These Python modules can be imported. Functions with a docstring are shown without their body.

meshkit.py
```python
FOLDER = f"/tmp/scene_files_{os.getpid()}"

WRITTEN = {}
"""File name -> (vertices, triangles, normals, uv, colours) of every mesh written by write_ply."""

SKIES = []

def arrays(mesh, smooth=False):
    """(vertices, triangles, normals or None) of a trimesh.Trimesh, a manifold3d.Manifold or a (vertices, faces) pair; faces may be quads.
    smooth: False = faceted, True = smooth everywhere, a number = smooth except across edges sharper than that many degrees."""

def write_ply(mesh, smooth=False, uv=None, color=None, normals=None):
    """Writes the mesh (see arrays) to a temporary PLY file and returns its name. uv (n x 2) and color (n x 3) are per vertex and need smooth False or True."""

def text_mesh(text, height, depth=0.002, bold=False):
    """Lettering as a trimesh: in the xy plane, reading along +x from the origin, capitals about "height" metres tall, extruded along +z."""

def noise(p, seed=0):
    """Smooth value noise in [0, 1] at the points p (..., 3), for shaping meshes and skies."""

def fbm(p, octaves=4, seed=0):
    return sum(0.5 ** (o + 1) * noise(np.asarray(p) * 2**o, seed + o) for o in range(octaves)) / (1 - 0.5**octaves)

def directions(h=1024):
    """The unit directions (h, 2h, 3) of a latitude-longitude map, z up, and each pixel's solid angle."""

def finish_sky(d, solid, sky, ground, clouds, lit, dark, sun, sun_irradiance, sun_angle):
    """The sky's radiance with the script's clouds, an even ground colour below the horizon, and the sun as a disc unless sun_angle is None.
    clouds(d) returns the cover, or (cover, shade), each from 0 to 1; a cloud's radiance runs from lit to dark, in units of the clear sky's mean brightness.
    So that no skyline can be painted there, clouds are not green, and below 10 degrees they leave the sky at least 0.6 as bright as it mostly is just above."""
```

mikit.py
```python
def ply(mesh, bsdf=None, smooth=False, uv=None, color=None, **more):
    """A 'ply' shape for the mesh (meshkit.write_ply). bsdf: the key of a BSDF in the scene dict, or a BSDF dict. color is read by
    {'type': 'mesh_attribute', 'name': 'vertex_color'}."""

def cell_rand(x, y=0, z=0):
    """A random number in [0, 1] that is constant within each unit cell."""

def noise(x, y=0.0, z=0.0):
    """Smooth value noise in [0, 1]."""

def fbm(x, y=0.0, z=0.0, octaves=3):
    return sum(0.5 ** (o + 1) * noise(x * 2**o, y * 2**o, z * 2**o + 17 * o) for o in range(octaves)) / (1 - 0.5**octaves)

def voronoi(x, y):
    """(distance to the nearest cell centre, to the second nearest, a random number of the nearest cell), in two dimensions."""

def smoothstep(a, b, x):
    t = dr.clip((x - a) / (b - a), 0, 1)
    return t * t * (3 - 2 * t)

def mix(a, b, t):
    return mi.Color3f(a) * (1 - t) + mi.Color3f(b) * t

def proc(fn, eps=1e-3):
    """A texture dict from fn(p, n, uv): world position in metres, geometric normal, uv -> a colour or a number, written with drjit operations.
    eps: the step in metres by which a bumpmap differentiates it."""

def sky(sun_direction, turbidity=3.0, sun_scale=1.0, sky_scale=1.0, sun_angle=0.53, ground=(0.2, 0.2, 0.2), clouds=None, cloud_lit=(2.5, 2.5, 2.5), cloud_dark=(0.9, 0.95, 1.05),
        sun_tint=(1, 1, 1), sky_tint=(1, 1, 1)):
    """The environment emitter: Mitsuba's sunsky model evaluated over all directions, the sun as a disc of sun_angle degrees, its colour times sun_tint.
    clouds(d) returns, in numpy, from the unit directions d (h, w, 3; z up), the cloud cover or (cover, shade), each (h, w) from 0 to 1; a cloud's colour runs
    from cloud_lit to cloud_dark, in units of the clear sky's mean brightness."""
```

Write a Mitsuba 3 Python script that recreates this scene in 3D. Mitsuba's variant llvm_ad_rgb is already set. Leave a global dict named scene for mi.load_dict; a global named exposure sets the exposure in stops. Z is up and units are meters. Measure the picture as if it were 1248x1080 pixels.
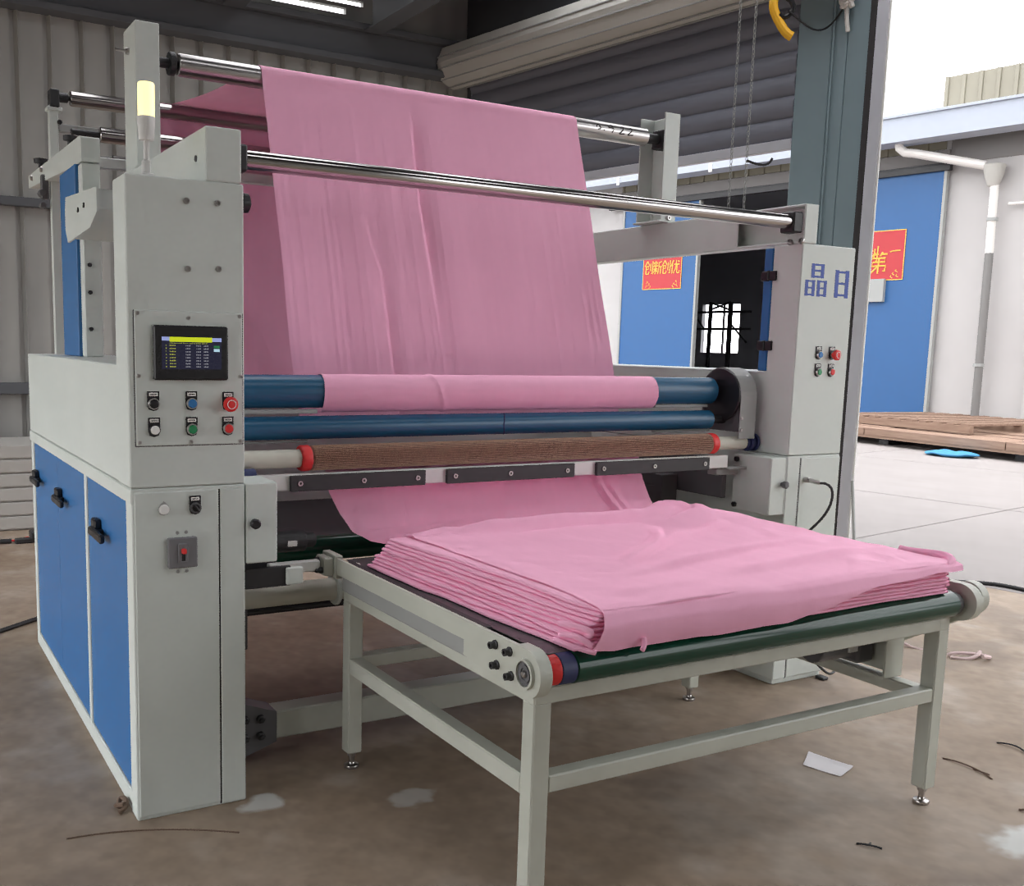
import math, random
import numpy as np
import trimesh
import drjit as dr
import mitsuba as mi
import mikit
import meshkit
from mikit import proc, noise, fbm, voronoi, cell_rand, smoothstep, mix

T = mi.ScalarTransform4f
R = np.random.default_rng(7)
random.seed(7)
scene, labels = {}, {}

# ------------------------------------------------------------------ camera
CAM = np.array([-0.6942, -3.1673, 1.55])
RIGHT = np.array([0.87196519, -0.48904115, 0.02270381])
UP = np.array([0.04840305, 0.1322655, 0.99003181])
FWD = np.array([0.48716923, 0.86217434, -0.13900199])
scene['camera'] = {'type': 'perspective', 'fov': 2 * math.degrees(math.atan(624 / 1233.5166)), 'fov_axis': 'x',
                   'principal_point_offset_x': -(534.5363 - 624) / 1248, 'principal_point_offset_y': -(595.557 - 540) / 1080,
                   'near_clip': 0.05, 'far_clip': 500.0,
                   'to_world': T().look_at(origin=CAM.tolist(), target=(CAM + FWD).tolist(), up=UP.tolist())}
# ------------------------------------------------------------------ sky (overcast) and exposure
exposure = 4.46


def clouds(d):
    n = meshkit.fbm(d * np.array([2.0, 2.0, 4.0]) + 5.0, octaves=4, seed=3)
    return np.ones(d.shape[:2]), np.clip((n - 0.3) * 0.9, 0, 1)


scene['sky'] = mikit.sky([0.5, -0.3, 0.8], turbidity=5.0, sun_scale=0.0, sky_scale=1.0, ground=(0.3, 0.29, 0.28), clouds=clouds,
                         cloud_lit=(1.25, 1.25, 1.27), cloud_dark=(1.0, 1.01, 1.05))


# ------------------------------------------------------------------ materials
def S(*c):
    """sRGB 0-255 -> linear list"""
    c = np.array(c if len(c) == 3 else c[0], float) / 255
    return [float(x) for x in np.where(c <= 0.04045, c / 12.92, ((c + 0.055) / 1.055) ** 2.4)]


def pri(name, color, rough=0.5, metal=0.0, spec=0.5, **k):
    if isinstance(color, (list, tuple)):
        color = {'type': 'rgb', 'value': list(color)}
    scene[name] = {'type': 'twosided', 'bsdf': {'type': 'principled', 'base_color': color, 'roughness': rough, 'metallic': metal, 'specular': spec, **k}}
    return name


def bump(name, fn, scale, eps=2e-3):
    inner = scene[name]['bsdf']
    scene[name] = {'type': 'twosided', 'bsdf': {'type': 'bumpmap', 'arbitrary': {'type': 'proc', **proc(fn, eps)}, 'scale': scale, 'bsdf': inner}}


def cabinet_col(p, n, uv):
    a = fbm(p.x * 3, p.y * 3, p.z * 2, 3)
    g = noise(p.x * 90, p.y * 90, p.z * 90)
    return mix((0.535, 0.58, 0.545), (0.605, 0.645, 0.61), a * 0.8 + g * 0.2)


def table_col(p, n, uv):
    a = fbm(p.x * 5, p.y * 5, p.z * 5, 3)
    return mix((0.43, 0.445, 0.385), (0.50, 0.515, 0.45), a)


def floor_col(p, n, uv):
    a = fbm(p.x * 0.9 + 3, p.y * 0.9, 1.3, 4)
    b = fbm(p.x * 4.1, p.y * 3.3, 7.0, 4)
    c = fbm(p.x * 23, p.y * 21, 2.0, 3)
    base = mix((0.25, 0.185, 0.130), (0.35, 0.28, 0.22), smoothstep(0.25, 0.75, a * 0.6 + b * 0.4))
    base = mix(base, (0.39, 0.34, 0.29), smoothstep(0.55, 0.8, b) * 0.5)
    base = base * (0.86 + 0.28 * c)
    dark = smoothstep(0.60, 0.74, fbm(p.x * 1.7 + 9, p.y * 1.9 + 4, 3.0, 4))
    base = mix(base, (0.13, 0.10, 0.085), dark * 0.35)
    # spilled lime / paint spots, with ragged outlines
    w = (fbm(p.x * 14, p.y * 14, 5.0, 3) - 0.5) * 0.16
    for (x, y, r, k) in ((0.86, -0.23, 0.10, 0.45), (0.42, -0.05, 0.10, 0.7), (2.50, -1.42, 0.17, 0.85), (3.50, 0.22, 0.20, 0.5), (1.75, -0.35, 0.14, 0.4)):
        d = dr.sqrt(dr.square(p.x - x) + dr.square((p.y - y) * 1.5)) + w
        base = mix(base, (0.62, 0.64, 0.62), (1 - smoothstep(r * 0.35, r, d)) * k)
    return base


def pave_col(p, n, uv):
    a = fbm(p.x * 0.5, p.y * 0.5, 2.0, 4)
    b = fbm(p.x * 3, p.y * 2, 4.0, 4)
    return mix((0.235, 0.215, 0.205), (0.295, 0.272, 0.264), a * 0.6 + b * 0.4)


def steel_sheet_col(p, n, uv):
    a = noise(p.x * 9, p.y * 9, p.z * 0.6)
    return mix((0.27, 0.272, 0.257), (0.35, 0.35, 0.325), a)


def pink_col(p, n, uv):
    a = fbm(p.x * 40, p.y * 6, p.z * 3, 2)
    b = noise(p.x * 420, p.y * 420, p.z * 420)
    return mix((0.80, 0.385, 0.545), (0.86, 0.43, 0.59), a * 0.6 + b * 0.4)


def wall_col(p, n, uv):
    a = fbm(p.x * 0.7, p.y * 0.7, p.z * 0.5, 4)
    s = mi.Float(0)
    for (y, z, r) in ((5.2, 0.75, 0.55), (4.75, 1.25, 0.5), (4.2, 0.9, 0.6), (5.05, 0.42, 0.3)):
        d = dr.sqrt(dr.square(p.y - 3.3 - y * 0.55) + dr.square(p.z - z))
        s = dr.maximum(s, (1 - smoothstep(r * 0.5, r, d)) * smoothstep(0.55, 0.62, fbm(p.x * 5.5, p.y * 5.5, p.z * 7.6, 3)))
    return mix(mix((0.42, 0.405, 0.40), (0.50, 0.487, 0.48), a), (0.25, 0.245, 0.24), s * 0.8)


def wood_col(p, n, uv):
    a = fbm(p.x * 1.0, p.y * 1.0, p.z * 3, 3)
    b = noise(p.x * 30, p.y * 2.5, p.z * 30)
    return mix((0.17, 0.105, 0.075), (0.33, 0.23, 0.175), a * 0.5 + b * 0.5)


def brown_roller_col(p, n, uv):
    a = noise(p.x * 160, p.z * 60, p.y * 60)
    return mix((0.085, 0.035, 0.024), (0.21, 0.095, 0.065), a)


def cream_col(p, n, uv):
    return mix((0.235, 0.215, 0.165), (0.29, 0.27, 0.21), fbm(p.x * 1.5, p.y * 1.5, p.z * 0.8, 3))


pri('m_cabinet', proc(cabinet_col), 0.42)
pri('m_table', proc(table_col), 0.42)
pri('m_white', (0.66, 0.66, 0.64), 0.4)
pri('m_cream', (0.55, 0.54, 0.46), 0.4)
pri('m_grey', (0.30, 0.31, 0.30), 0.45)
pri('m_plate', (0.10, 0.10, 0.105), 0.45)
pri('m_hall', (0.36, 0.36, 0.38), 0.7)
pri('m_dark', (0.022, 0.022, 0.024), 0.45)
pri('m_black', (0.012, 0.012, 0.014), 0.35)
pri('m_rubber', (0.03, 0.028, 0.03), 0.55)
pri('m_blue', (0.026, 0.135, 0.345), 0.38)
pri('m_bluecloth', (0.013, 0.088, 0.175), 0.30)
pri('m_navy', (0.02, 0.03, 0.10), 0.5)
pri('m_chrome', (0.44, 0.42, 0.41), 0.13, metal=1.0)
pri('m_steel', (0.48, 0.46, 0.45), 0.24, metal=1.0)
pri('m_ink', (0.03, 0.025, 0.025), 0.6)
pri('m_red', (0.68, 0.03, 0.03), 0.4)
pri('m_green', (0.02, 0.24, 0.09), 0.35)
pri('m_btnblue', (0.03, 0.17, 0.42), 0.35)
pri('m_btnwhite', (0.75, 0.75, 0.73), 0.35)
pri('m_belt', (0.006, 0.050, 0.030), 0.12, spec=0.35)
pri('m_beltmat', (0.05, 0.05, 0.052), 0.35)
pri('m_brown', proc(brown_roller_col), 0.6)
pri('m_ridge', (0.42, 0.255, 0.17), 0.6)
pri('m_pink', proc(pink_col), 0.9, spec=0.15, sheen=1.0)
pri('m_floor', proc(floor_col), 0.6, spec=0.35)
pri('m_pave', proc(pave_col), 0.7, spec=0.25)
pri('m_joint', (0.12, 0.11, 0.10), 0.9, spec=0.1)
pri('m_sheet', proc(steel_sheet_col), 0.5)
pri('m_ceil', (0.07, 0.075, 0.082), 0.7, spec=0.2)
pri('m_rafter', (0.10, 0.106, 0.114), 0.6, spec=0.3)
pri('m_shutter', (0.17, 0.178, 0.215), 0.5)
pri('m_drum', (0.46, 0.45, 0.415), 0.5)
pri('m_teal', (0.20, 0.27, 0.30), 0.5)
pri('m_jamb', (0.50, 0.51, 0.56), 0.45)
pri('m_wall', proc(wall_col), 0.8, spec=0.2)
pri('m_band', (0.20, 0.19, 0.185), 0.7)
pri('m_creamsheet', proc(cream_col), 0.6)
pri('m_gutter', (0.36, 0.395, 0.46), 0.45)
pri('m_doorblue', (0.018, 0.092, 0.25), 0.45)
pri('m_wood', proc(wood_col), 0.75, spec=0.2)
pri('m_poster', (0.42, 0.028, 0.035), 0.5)
pri('m_gold', (0.66, 0.42, 0.08), 0.5)
pri('m_pipe', (0.68, 0.66, 0.63), 0.4)
pri('m_pipedark', (0.17, 0.165, 0.16), 0.5)
pri('m_paper', (0.80, 0.78, 0.80), 0.8, spec=0.2)
pri('m_yellow', (0.75, 0.40, 0.02), 0.5)
pri('m_slat', (0.42, 0.41, 0.38), 0.6)
pri('m_bag', (0.05, 0.24, 0.45), 0.5)
pri('m_sign', (0.05, 0.09, 0.36), 0.5)
pri('m_leaf', (0.16, 0.11, 0.08), 0.8, spec=0.2)
pri('m_lint', (0.60, 0.48, 0.47), 0.9, spec=0.1)
pri('m_breaker', (0.16, 0.16, 0.17), 0.4)


# ------------------------------------------------------------------ mesh helpers
def cat(*ms):
    flat = []
    for m in ms:
        flat += list(m) if isinstance(m, (list, tuple)) else [m]
    return trimesh.util.concatenate(flat)


def hull(pts):
    return trimesh.convex.convex_hull(np.asarray(pts, float))


def B(x0, x1, y0, y1, z0, z1, b=0.004):
    """box with chamfered edges"""
    x0, x1 = min(x0, x1), max(x0, x1)
    y0, y1 = min(y0, y1), max(y0, y1)
    z0, z1 = min(z0, z1), max(z0, z1)
    b = min(b, 0.3 * min(x1 - x0, y1 - y0, z1 - z0))
    pts = []
    for sx in (0, 1):
        for sy in (0, 1):
            for sz in (0, 1):
                c = np.array([x1 if sx else x0, y1 if sy else y0, z1 if sz else z0])
                d = np.array([-1 if sx else 1, -1 if sy else 1, -1 if sz else 1]) * b
                for k in range(3):
                    e = d.copy()
                    e[k] = 0
                    pts.append(c + e)
    return hull(pts)


def plain(x0, x1, y0, y1, z0, z1):
    m = trimesh.creation.box(bounds=[[min(x0, x1), min(y0, y1), min(z0, z1)], [max(x0, x1), max(y0, y1), max(z0, z1)]])
    return m


def frame_to(p0, d):
    d = np.asarray(d, float) / np.linalg.norm(d)
    a = np.cross(d, [0, 0, 1.0] if abs(d[2]) < 0.9 else [1.0, 0, 0])
    a /= np.linalg.norm(a)
    b = np.cross(d, a)
    m = np.eye(4)
    m[:3, 0], m[:3, 1], m[:3, 2], m[:3, 3] = a, b, d, p0
    if np.linalg.det(m[:3, :3]) < 0:
        m[:3, 0] *= -1
    return m


def lathe(profile, p0, d, n=32):
    """profile: list of (r, h) turned about the axis p0 + d*h"""
    m = trimesh.creation.revolve(np.array(profile, float), sections=n)
    m.apply_transform(frame_to(np.asarray(p0, float), d))
    if m.volume < 0:
        m.invert()
    return m


def C(p0, p1, r, n=32, b=0.003):
    p0, p1 = np.asarray(p0, float), np.asarray(p1, float)
    L = np.linalg.norm(p1 - p0)
    b = min(b, r * 0.4, L * 0.3)
    return lathe([(0, 0), (r - b, 0), (r, b), (r, L - b), (r - b, L), (0, L)], p0, p1 - p0, n)


def ring(p0, p1, r, ri, n=32):
    p0, p1 = np.asarray(p0, float), np.asarray(p1, float)
    L = np.linalg.norm(p1 - p0)
    return lathe([(ri, 0), (r, 0), (r, L), (ri, L), (ri, 0)], p0, p1 - p0, n)


def tube(pts, r, n=8, k=6):
    """smooth tube through points"""
    from scipy.interpolate import CubicSpline
    pts = np.asarray(pts, float)
    if len(pts) > 2 and k > 1:
        t = np.r_[0, np.cumsum(np.linalg.norm(np.diff(pts, axis=0), axis=1))]
        pts = CubicSpline(t, pts)(np.linspace(0, t[-1], (len(pts) - 1) * k + 1))
    tan = np.gradient(pts, axis=0)
    tan /= np.linalg.norm(tan, axis=1, keepdims=True) + 1e-12
    a = np.cross(tan[0], [0.3, 0.2, 0.93])
    a /= np.linalg.norm(a)
    V, F = [], []
    ang = np.arange(n) * 2 * np.pi / n
    for i, (p, t) in enumerate(zip(pts, tan)):
        a = a - t * (a @ t)
        a /= np.linalg.norm(a) + 1e-12
        b = np.cross(t, a)
        V.append(p + r * (np.cos(ang)[:, None] * a + np.sin(ang)[:, None] * b))
        if i:
            o = (i - 1) * n
            for j in range(n):
                F += [[o + j, o + (j + 1) % n, o + n + (j + 1) % n], [o + j, o + n + (j + 1) % n, o + n + j]]
    V = np.vstack(V + [pts[:1], pts[-1:]])
    last, c0, c1 = (len(pts) - 1) * n, len(V) - 2, len(V) - 1
    for j in range(n):
        F += [[c0, (j + 1) % n, j], [c1, last + j, last + (j + 1) % n]]
    return trimesh.Trimesh(V, F, process=False)


def prism(poly, axis, a0, a1):
    """2D polygon extruded along a world axis: axis 'x': poly=(y,z); 'y': (x,z); 'z': (x,y)"""
    from shapely.geometry import Polygon
    m = trimesh.creation.extrude_polygon(Polygon(poly), abs(a1 - a0), engine='earcut')
    v = m.vertices.copy()
    lo = min(a0, a1)
    if axis == 'x':
        w = np.stack([v[:, 2] + lo, v[:, 0], v[:, 1]], 1)
    elif axis == 'y':
        w = np.stack([v[:, 0], v[:, 2] + lo, v[:, 1]], 1)
    else:
        w = np.stack([v[:, 0], v[:, 1], v[:, 2] + lo], 1)
    m.vertices = w
    if m.volume < 0:
        m.invert()
    return m


def grid(fn, nu, nv):
    u, v = np.meshgrid(np.linspace(0, 1, nu), np.linspace(0, 1, nv), indexing='ij')
    P = fn(u, v).reshape(-1, 3)
    i, j = np.meshgrid(np.arange(nu - 1), np.arange(nv - 1), indexing='ij')
    a = (i * nv + j).ravel()
    F = np.vstack([np.stack([a, a + nv, a + nv + 1], 1), np.stack([a, a + nv + 1, a + 1], 1)])
    return trimesh.Trimesh(P, F, process=False)


def rotz(m, deg, o=(0, 0, 0)):
    m = m.copy()
    m.apply_transform(trimesh.transformations.rotation_matrix(math.radians(deg), [0, 0, 1], o))
    return m


def move(m, x, y, z):
    m = m.copy()
    m.apply_translation([x, y, z])
    return m


def key_for(base):
    if base not in scene and base not in labels and not any(k.startswith(base + '__') for k in scene):
        return base
    k = 1
    while True:
        n = f'{base}_{k:03d}'
        if n not in scene and n not in labels and not any(q.startswith(n + '__') for q in scene):
            return n
        k += 1


def put(parent, name, mesh, mat, smooth=30, label=None, kind=None, **more):
    """one entry under its parent's key"""
    key = key_for(f'{parent}__{name}' if parent else name)
    scene[key] = mikit.ply(mesh, mat, smooth, **more)
    d = {}
    if label:
        d['label'] = label
    if kind:
        d['kind'] = kind
    if d:
        labels[key] = d
    return key


def thing(name, label, cat_, group=None, mesh=None, mat=None, smooth=30, kind=None, **more):
    key = key_for(name)
    labels[key] = {'label': label, 'category': cat_}
    if group:
        labels[key]['group'] = group
    if kind:
        labels[key]['kind'] = kind
    if mesh is not None:
        scene[key] = mikit.ply(mesh, mat, smooth, **more)
    return key


def struct(name, label, cat_, mesh=None, mat=None, smooth=False):
    return thing(name, label, cat_, None, mesh, mat, smooth, 'structure')


def bolt(p, d, r=0.008, h=0.006):
    return lathe([(0, 0), (r, 0), (r, h * 0.6), (r * 0.8, h), (r * 0.45, h), (r * 0.4, h * 0.5), (0, h * 0.5)], p, d, 10)


WA = 9.0   # the building's long side is turned 9 degrees against the machine


def BW(c0, c1, s0, s1, z0, z1, b=0.004):
    """box in the building's frame: c = distance outward, s = along the wall"""
    return rotz(B(c0, c1, s0, s1, z0, z1, b), WA)


def PW(c, s, z):
    a = math.radians(WA)
    return np.array([c * math.cos(a) - s * math.sin(a), c * math.sin(a) + s * math.cos(a), z])


# ================================================================== SETTING
struct('floor', 'stained brown concrete workshop floor under the machine', 'floor', BW(-14, 6.0, -14, 9, -0.2, 0.0, 0), 'm_floor')
# the yard: concrete slabs with open joints over a dark bed, beyond the door line
struct('pavement', 'pale concrete yard between the workshop and the facing building', 'pavement', BW(6.0, 60, -40, 60, -0.3, -0.012, 0), 'm_joint')
cs, ss = [6.0, 9.93, 13.8, 17.7, 21.6], [-14.7, -10.6, -6.6, -2.6, 1.45, 5.5, 9.5, 13.5, 17.5, 21.5, 25.5]
for i in range(len(cs) - 1):
    for j in range(len(ss) - 1):
        put('pavement', 'slab', BW(cs[i] + 0.014, cs[i + 1] - 0.014, ss[j] + 0.010, ss[j + 1] - 0.010, -0.10, 0.0, 0.004), 'm_pave', False)

# back wall: standing-seam steel panels on girts
struct('wall_back', 'grey ribbed steel back wall of the workshop', 'wall', cat(plain(-4.3, 5.3, 6.58, 6.64, 0, 4.795), plain(-4.3, 2.4, 6.58, 6.64, 4.795, 5.6), plain(3.63, 5.3, 6.58, 6.64, 4.795, 4.86), plain(2.4, 5.3, 6.58, 6.64, 4.86, 4.895), plain(3.82, 5.3, 6.58, 6.64, 4.895, 4.95), plain(2.4, 5.3, 6.58, 6.64, 4.95, 5.6)), 'm_sheet')
for k in range(34):
    x = -4.00 + 0.267 * k
    hi = 4.30
    put('wall_back', 'panel', plain(x + 0.036, x + 0.226, 6.550, 6.58, 0, hi), 'm_sheet', False)
    put('wall_back', 'rib', prism([(x, 6.578), (x + 0.036, 6.578), (x + 0.036, 6.535), (x + 0.026, 6.522)], 'z', 0, hi), 'm_sheet', False)
for z0, z1 in ((2.67, 2.745), (1.05, 1.15)):
    put('wall_back', 'girt', B(-4.2, 5.0, 6.44, 6.535, z0, z1), 'm_rafter')
put('wall_back', 'eave_beam', cat(B(-4.2, 5.2, 6.36, 6.56, 4.30, 4.36), B(-4.2, 5.2, 6.44, 6.48, 4.36, 4.62), B(-4.2, 5.2, 6.36, 6.56, 4.62, 4.68)), 'm_rafter')
# left side: a row of wide open bays (posts and header) that let the daylight in
LW = -4.2
struct('wall_left', 'grey steel side wall with wide open bays left of the machine', 'wall', cat(plain(LW - 0.06, LW, 6.3, 6.6, 0, 5.6), plain(LW - 0.06, LW, -3.4, 6.3, 3.1, 5.6), plain(LW - 0.06, LW, -6.5, -3.4, 0, 5.6)), 'm_sheet')
for y in (-3.3, 1.6, 6.2):
    put('wall_left', 'post', B(LW - 0.2, LW, y - 0.1, y + 0.1, 0, 3.1), 'm_teal')
struct('wall_front', 'grey steel front wall behind the viewpoint with a wide gateway', 'wall', cat(plain(LW - 0.06, 4.6, -6.56, -6.5, 0, 5.6), plain(4.6, 7.4, -6.56, -6.5, 4.6, 5.6)), 'm_sheet')
# right wall: header over the openings and the piece above the shutter
struct('wall_right', 'dark wall above the shutter and the doorway', 'wall',
       cat(BW(6.0, 6.08, 1.68, 5.85, 4.72, 5.7, 0), BW(6.0, 6.08, -7.4, 1.68, 4.75, 5.7, 0), BW(6.0, 6.08, 5.62, 5.9, 0, 5.7, 0), BW(6.0, 6.08, -7.4, -7.0, 0, 4.75, 0)), 'm_ceil')
# roof: dark deck, rafters, purlins; one deck strip is a skylight, the wider ones are added for light
ADDED_GAP_X = -0.6
ADDED_GAPS = [(-2.8, -1.7), (0.7, 2.7), (2.9, 4.6)]  # unseen roof openings, added and placed to light the pile from above
deck, y0_ = [], -6.5
for a_, b_ in ADDED_GAPS:
    deck += [plain(LW - 0.1, 7.4, y0_, a_, 5.30, 5.36), plain(LW - 0.1, ADDED_GAP_X, a_, b_, 5.30, 5.36)]
    y0_ = b_
deck += [plain(LW - 0.1, 7.4, y0_, 4.7, 5.30, 5.36), plain(LW - 0.1, 2.6, 4.7, 6.7, 5.30, 5.36), plain(3.72, 7.4, 4.7, 6.7, 5.30, 5.36), plain(2.6, 3.72, 5.2, 6.7, 5.30, 5.36)]
struct('ceiling', 'dark roof deck with steel rafters and unseen openings added for top light', 'ceiling', cat(deck), 'm_ceil')
for x in (-3.35, -1.9, -0.4, 1.05, 2.5, 3.93):
    put('ceiling', 'rafter', cat(B(x - 0.20, x, -6.5, 6.36, 4.60, 4.62), B(x - 0.11, x - 0.09, -6.5, 6.36, 4.62, 5.10), B(x - 0.20, x, -6.5, 6.36, 5.10, 5.12)), 'm_rafter')
for y in np.arange(-6.4, 6.4, 1.1):
    put('ceiling', 'purlin', B(LW, 6.6, y, y + 0.07, 5.12, 5.30), 'm_rafter')

# roller shutter, half raised, in the right wall
sh = struct('door_1', 'dark grey roller shutter with wide slats, half raised', 'roller shutter')
SHS0, SHS1, SHZ = 1.70, 5.60, 3.16
k = 0
z = SHZ + 0.05
while z < 4.62:
    h = 0.165
    # convex slat with a hooked seam
    prof = [(0.0, 0.0), (-0.012, 0.012), (-0.030, 0.05), (-0.034, 0.085), (-0.026, 0.125), (-0.008, 0.152), (0.002, 0.162), (0.004, 0.176), (0.010, 0.176), (0.010, 0.004)]
    m = prism([(6.0 + a, z + b) for a, b in prof], 'y', SHS0, SHS1)
    put(sh, 'slat', rotz(m, WA), 'm_shutter', 25)
    z += h
put(sh, 'bottom_bar', BW(5.975, 6.03, SHS0, SHS1, SHZ - 0.03, SHZ + 0.05), 'm_jamb')
# the drum housing: octagonal-ribbed roll inside the wall
prof = []
for i in range(24):
    a = i * 2 * math.pi / 24
    r = 0.215 + (0.012 if i % 3 == 0 else 0)
    prof.append((5.76 + r * math.cos(a), 4.44 + r * math.sin(a)))
put(sh, 'drum_cover', rotz(prism(prof, 'y', 1.2, 5.62), WA), 'm_drum', 20)
for i in (11, 13, 15, 17, 19):
    a = i * 2 * math.pi / 24
    c, zz = 5.76 + 0.222 * math.cos(a), 4.44 + 0.222 * math.sin(a)
    put(sh, 'drum_seam', rotz(B(c - 0.008, c + 0.008, 1.2, 5.63, zz - 0.006, zz + 0.006, 0.002), WA), 'm_grey')
put(sh, 'drum_end', rotz(prism([(5.76 + 0.20 * math.cos(a), 4.44 + 0.20 * math.sin(a)) for a in np.linspace(0, 2 * math.pi, 25)[:-1]], 'y', 5.62, 5.66), WA), 'm_grey')

# steel column between shutter and doorway, and the door jamb
co = thing('steel_column', 'teal grey steel column behind the right-hand cabinet, between shutter and open doorway', 'column')
put(co, 'flange', BW(5.98, 6.02, 1.42, 1.70, 0, 5.1), 'm_teal')
put(co, 'web', BW(6.02, 6.32, 1.50, 1.53, 0, 5.1), 'm_teal')
put(co, 'flange', BW(6.32, 6.36, 1.42, 1.70, 0, 5.1), 'm_teal')
put(co, 'channel', cat(BW(5.99, 6.10, 1.30, 1.42, 0, 4.9), BW(6.0, 6.02, 1.13, 1.30, 0, 4.9)), 'm_teal')
put(co, 'base_plate', BW(5.90, 6.44, 1.33, 1.79, 0, 0.02), 'm_teal')
put(co, 'conduit', tube([PW(5.97, 1.40, 4.8), PW(5.97, 1.395, 3.0), PW(5.97, 1.40, 0.1)], 0.008, 6, 2), 'm_teal')
ja = struct('trim_1', 'grey sheet steel jamb at the edge of the open doorway', 'door jamb', cat(BW(5.98, 6.0, 0.985, 1.075, 0, 4.75), BW(6.0, 6.015, 0.985, 0.992, 0, 4.75)), 'm_jamb')
put('trim_1', 'gap_shade_strip', BW(5.985, 6.01, 1.076, 1.128, 0, 4.75), 'm_rubber', label='added dark strip standing for the shaded gap along the jamb')  # dark strip added in place of the shade inside the column channel
put('trim_1', 'edge_strip', BW(5.985, 6.0, 0.972, 0.986, 0, 4.75, 0.003), 'm_white')
put('trim_1', 'brace', cat(tube([PW(5.95, 0.96, 0.62), PW(5.8, 0.80, 0.0)], 0.012, 6, 1)), 'm_grey')

# ================================================================== FACING BUILDING across the yard
fb = thing('facing_building', 'white warehouse with blue sliding doors across the yard', 'building')
FC = 19.5
put(fb, 'wall', cat(BW(FC, FC + 0.25, -18, 7.0, 0, 5.9, 0), BW(FC, FC + 0.25, 15.3, 34, 0, 5.9, 0), BW(FC, FC + 0.25, 7.0, 15.3, 5.62, 5.9, 0)), 'm_wall', False)
put(fb, 'pilaster', BW(FC - 0.10, FC, 2.6, 5.2, 0, 5.9), 'm_wall', False)
put(fb, 'lintel', BW(FC - 0.08, FC + 0.2, 7.0, 15.6, 5.30, 5.62), 'm_band')
put(fb, 'door_rail', cat(BW(FC - 0.22, FC - 0.10, 6.9, 15.8, 5.20, 5.32), BW(FC - 0.16, FC - 0.08, 6.9, 15.8, 5.32, 5.36)), 'm_dark')
for s in np.arange(7.1, 15.4, 0.42):
    put(fb, 'band_panel', cat(BW(FC - 0.02, FC + 0.0, s, s + 0.36, 5.64, 6.3), BW(FC - 0.05, FC, s + 0.36, s + 0.42, 5.64, 6.3)), 'm_creamsheet', False)
put(fb, 'eave_wall', BW(FC - 0.02, FC + 0.2, -18, 7.0, 5.35, 6.3), 'm_band', False)  # wall top coloured darker to carry the shade under the eave
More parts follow.
